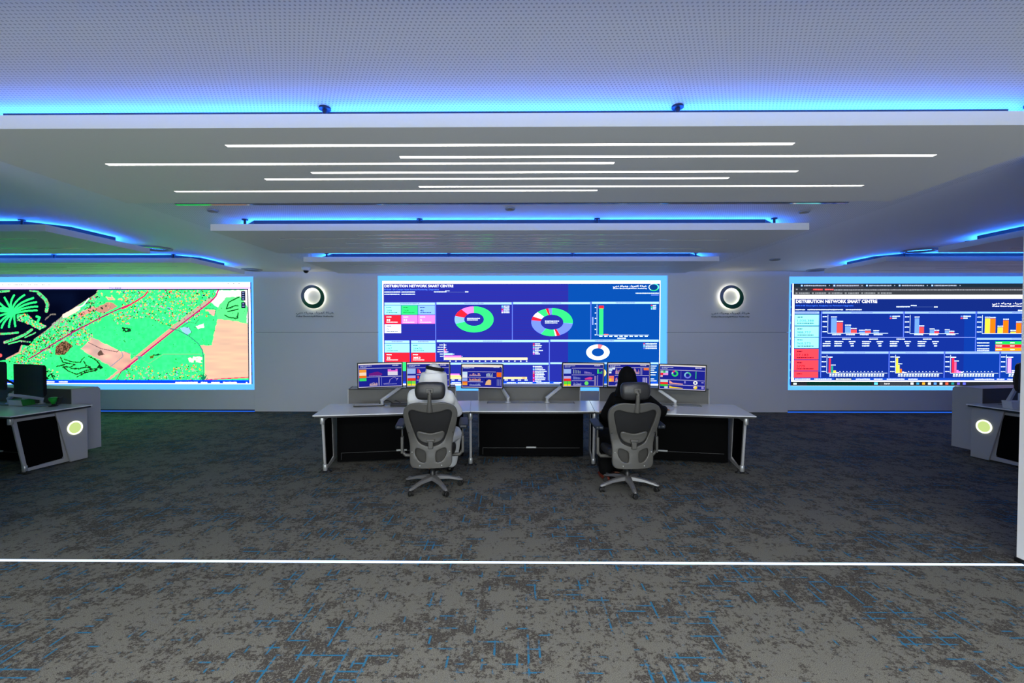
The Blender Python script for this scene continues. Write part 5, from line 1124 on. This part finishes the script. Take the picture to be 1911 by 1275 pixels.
def robe(t, J, f, m, name, loose=1.0):
    bm = B(); ch = Vector(J['chest']); hp = Vector(J['hip']); nk = Vector(J['neck'])
    ball(bm, ch, (0.205 * f, 0.14 * f, 0.21)); ball(bm, ch.lerp(hp, 0.4), (0.2 * f, 0.15, 0.2)); ball(bm, ch.lerp(hp, 0.75), (0.21 * f, 0.16, 0.17)); ball(bm, hp, (0.215 * f, 0.165, 0.12))
    ball(bm, nk + Vector((0, 0, -0.02)), (0.075 * f, 0.075 * f, 0.05))
    for s in ('L', 'R'):
        sh, el, wr = [Vector(J[k + s]) for k in ('sho', 'elb', 'wri')]
        cap(bm, nk + Vector((0, 0, -0.045)), 0.07 * f, sh, 0.075 * f); cap(bm, ch + Vector((0, 0, 0.05)), 0.12 * f, sh + Vector((0, 0, -0.04)), 0.08 * f)
        cap(bm, sh, 0.075 * f, el, 0.068 * f * loose); cap(bm, el, 0.066 * f * loose, el.lerp(wr, 0.93), 0.05 * f * loose)
        th, kn, an = [Vector(J[k + s]) for k in ('thi', 'kne', 'ank')]
        cap(bm, th, 0.12 * f, kn, 0.09); cap(bm, kn, 0.088, an + (kn - an) * 0.1, 0.085)
    kL, kR, aL, aR, tL, tR = [Vector(J[k]) for k in ('kneL', 'kneR', 'ankL', 'ankR', 'thiL', 'thiR')]
    for q in (0.25, 0.5, 0.75):
        cap(bm, tL.lerp(tR, q), 0.11, kL.lerp(kR, q) + Vector((0, 0, -0.015)), 0.07); cap(bm, kL.lerp(kR, q) + Vector((0, 0, -0.015)), 0.07, aL.lerp(aR, q) + (kL - aL) * 0.1, 0.06)
    me = fuse(bm, 0.011, 5)
    return obj(name, me, m, t, 0, True)
def veil(t, h, turn, m, name, rings, face=58, amp=0.012, folds=9, cap_r=(0.092, 0.112, 0.128), tilt=0.0, cap_only=False):
    bm = B(); rz = Matrix.Rotation(turn, 3, 'Z'); N = 40; rows = []
    prof = [(math.sin(a), math.cos(a)) for a in (0.02, 0.3, 0.6, 0.9, 1.2, 1.45)]
    full = []
    for s_, c_ in prof: full.append([Vector((cap_r[0] * s_ * math.sin(2 * math.pi * k / N), cap_r[1] * s_ * math.cos(2 * math.pi * k / N), cap_r[2] * c_)) for k in range(N)])
    vs = [[bm.verts.new(Vector(h) + rz @ p_) for p_ in r_] for r_ in full]
    for a, b_ in zip(vs, vs[1:]):
        for k in range(N): bm.faces.new((a[k], a[(k + 1) % N], b_[(k + 1) % N], b_[k]))
    bm.faces.new(vs[0])
    k0 = int(N * face / 360)
    prev = vs[-1]
    for i, (z, rx, ry, dx, dy) in enumerate(rings):
        cur = [None] * N; g_ = (i + 1) / len(rings)
        for k in range(k0, N - k0 + 1):
            a = 2 * math.pi * k / N; w_ = 1 + amp / rx * g_ * math.sin(folds * a + i * 0.35)
            cur[k] = bm.verts.new(Vector(h) + rz @ Vector((dx + rx * w_ * math.sin(a), dy + ry * w_ * math.cos(a), z + 0.012 * g_ * math.sin(3 * a + 1))))
        for k in range(k0, N - k0): bm.faces.new((prev[k], prev[k + 1], cur[k + 1], cur[k]))
        prev = cur
    o = obj(name, bm, m, t, 0, True)
    sd = o.modifiers.new('thickness', 'SOLIDIFY'); sd.thickness = 0.004; sd.offset = 0
    ss = o.modifiers.new('soft', 'SUBSURF'); ss.levels = 1; ss.render_levels = 1
    return o
def shoes(t, J, m, label=None):
    for s in ('L', 'R'):
        an, to = Vector(J['ank' + s]), Vector(J['toe' + s]); d = (to - an); d.z = 0; d.normalize(); sd = Vector((d.y, -d.x, 0))
        bm = B(); hl = an + Vector((0, 0, 0)) - d * 0.045
        for q in range(8):
            u = q / 7; c = hl + d * 0.235 * u; c.z = 0.034 - 0.008 * u
            ball(bm, c, (0.036 + 0.01 * math.sin(u * 3.1), 0.036 + 0.01 * math.sin(u * 3.1), 0.032 - 0.01 * u), seg=12)
        bb(bm, -0.035, 0.035, 0, 0.22, 0, 0.012, Matrix.Translation((hl.x, hl.y, 0)) @ Matrix.Rotation(math.atan2(d.y, d.x) - R(90), 4, 'Z'))
        o = obj('shoe', fuse(bm, 0.008, 2), m, t, 0, True)
        if label: o['label'] = label
# man (local frame = chair frame, facing +y)
t = thing('person', 'person in white robe and white headcloth with black cord, seated in the left office chair', 'person', (C1[0], C1[1], 0), R(-2))
J = dict(head=(0.03, 0.04, 1.272), turn=R(-12), neck=(0.012, 0.01, 1.125), chest=(0, 0.0, 0.915), hip=(0, 0.0, 0.56),
         shoL=(-0.185, 0.01, 1.04), shoR=(0.19, 0.01, 1.03), elbL=(-0.25, 0.2, 0.84), elbR=(0.255, 0.22, 0.83), wriL=(-0.12, 0.42, 0.80), wriR=(0.16, 0.44, 0.80), hdL=(0.25, 0.95, -0.06), hdR=(-0.25, 0.95, -0.06),
         thiL=(-0.1, 0.06, 0.56), thiR=(0.1, 0.06, 0.56), kneL=(-0.2, 0.43, 0.54), kneR=(0.20, 0.40, 0.53), ankL=(-0.12, 0.58, 0.09), ankR=(0.10, 0.66, 0.09), toeL=(-0.16, 0.76, 0.03), toeR=(0.10, 0.84, 0.03))
body(t, J, 1.0); robe(t, J, 1.03, 'robe_white', 'robe')
veil(t, J['head'], J['turn'], 'ghutra', 'headcloth', [(0.035, 0.128, 0.13, 0.004, -0.006), (0.0, 0.142, 0.136, 0.006, -0.012), (-0.06, 0.15, 0.142, 0.0, -0.018), (-0.12, 0.156, 0.142, -0.004, -0.028), (-0.2, 0.172, 0.145, -0.008, -0.04)], 56, 0.012, 6, (0.096, 0.116, 0.128))
bm = B()
for q, z in ((1.0, 0.0), (0.985, 0.018)):
    hh = Vector(J['head']); rz = Matrix.Rotation(J['turn'], 3, 'Z') @ Matrix.Rotation(R(9), 3, 'Y') @ Matrix.Rotation(R(-6), 3, 'X')
    pts = [hh + rz @ Vector((0.094 * q * math.sin(a), 0.112 * q * math.cos(a), 0.062 + z)) for a in [2 * math.pi * k / 40 for k in range(41)]]
    tube(bm, pts, 0.0105, 10)
o = obj('head_cord', bm, 'cord', t, 0, True); o['label'] = 'black double cord around the headcloth'
shoes(t, J, 'shoe_black')
# woman
t = thing('person', 'person in black robe and black headscarf, seated in the right office chair', 'person', (C2[0], C2[1], 0), R(8))
J = dict(head=(-0.015, 0.08, 1.238), turn=R(4), neck=(-0.01, 0.045, 1.10), chest=(0, 0.04, 0.90), hip=(0, 0.0, 0.56),
         shoL=(-0.16, 0.06, 1.015), shoR=(0.18, 0.08, 1.01), elbL=(-0.23, 0.16, 0.81), elbR=(0.455, 0.21, 0.82), wriL=(-0.16, 0.40, 0.795), wriR=(0.58, 0.40, 0.81), hdL=(0.3, 0.95, -0.05), hdR=(0.42, 0.9, -0.12),
         thiL=(-0.1, 0.06, 0.55), thiR=(0.1, 0.06, 0.55), kneL=(-0.17, 0.42, 0.52), kneR=(0.13, 0.43, 0.53), ankL=(-0.17, 0.34, 0.09), ankR=(0.0, 0.45, 0.09), toeL=(-0.17, 0.51, 0.03), toeR=(0.02, 0.63, 0.03))
body(t, J, 0.94); robe(t, J, 0.94, 'robe_black', 'robe', 1.05)
veil(t, J['head'], J['turn'], 'robe_black', 'headscarf', [(-0.02, 0.098, 0.118, 0, -0.004), (-0.06, 0.104, 0.12, 0.0, -0.008), (-0.11, 0.115, 0.122, 0, -0.016), (-0.16, 0.15, 0.135, 0, -0.03), (-0.21, 0.185, 0.15, 0, -0.04)], 48, 0.008, 6, (0.094, 0.114, 0.128))
shoes(t, J, 'shoe_red', 'reddish shoe under the chair')
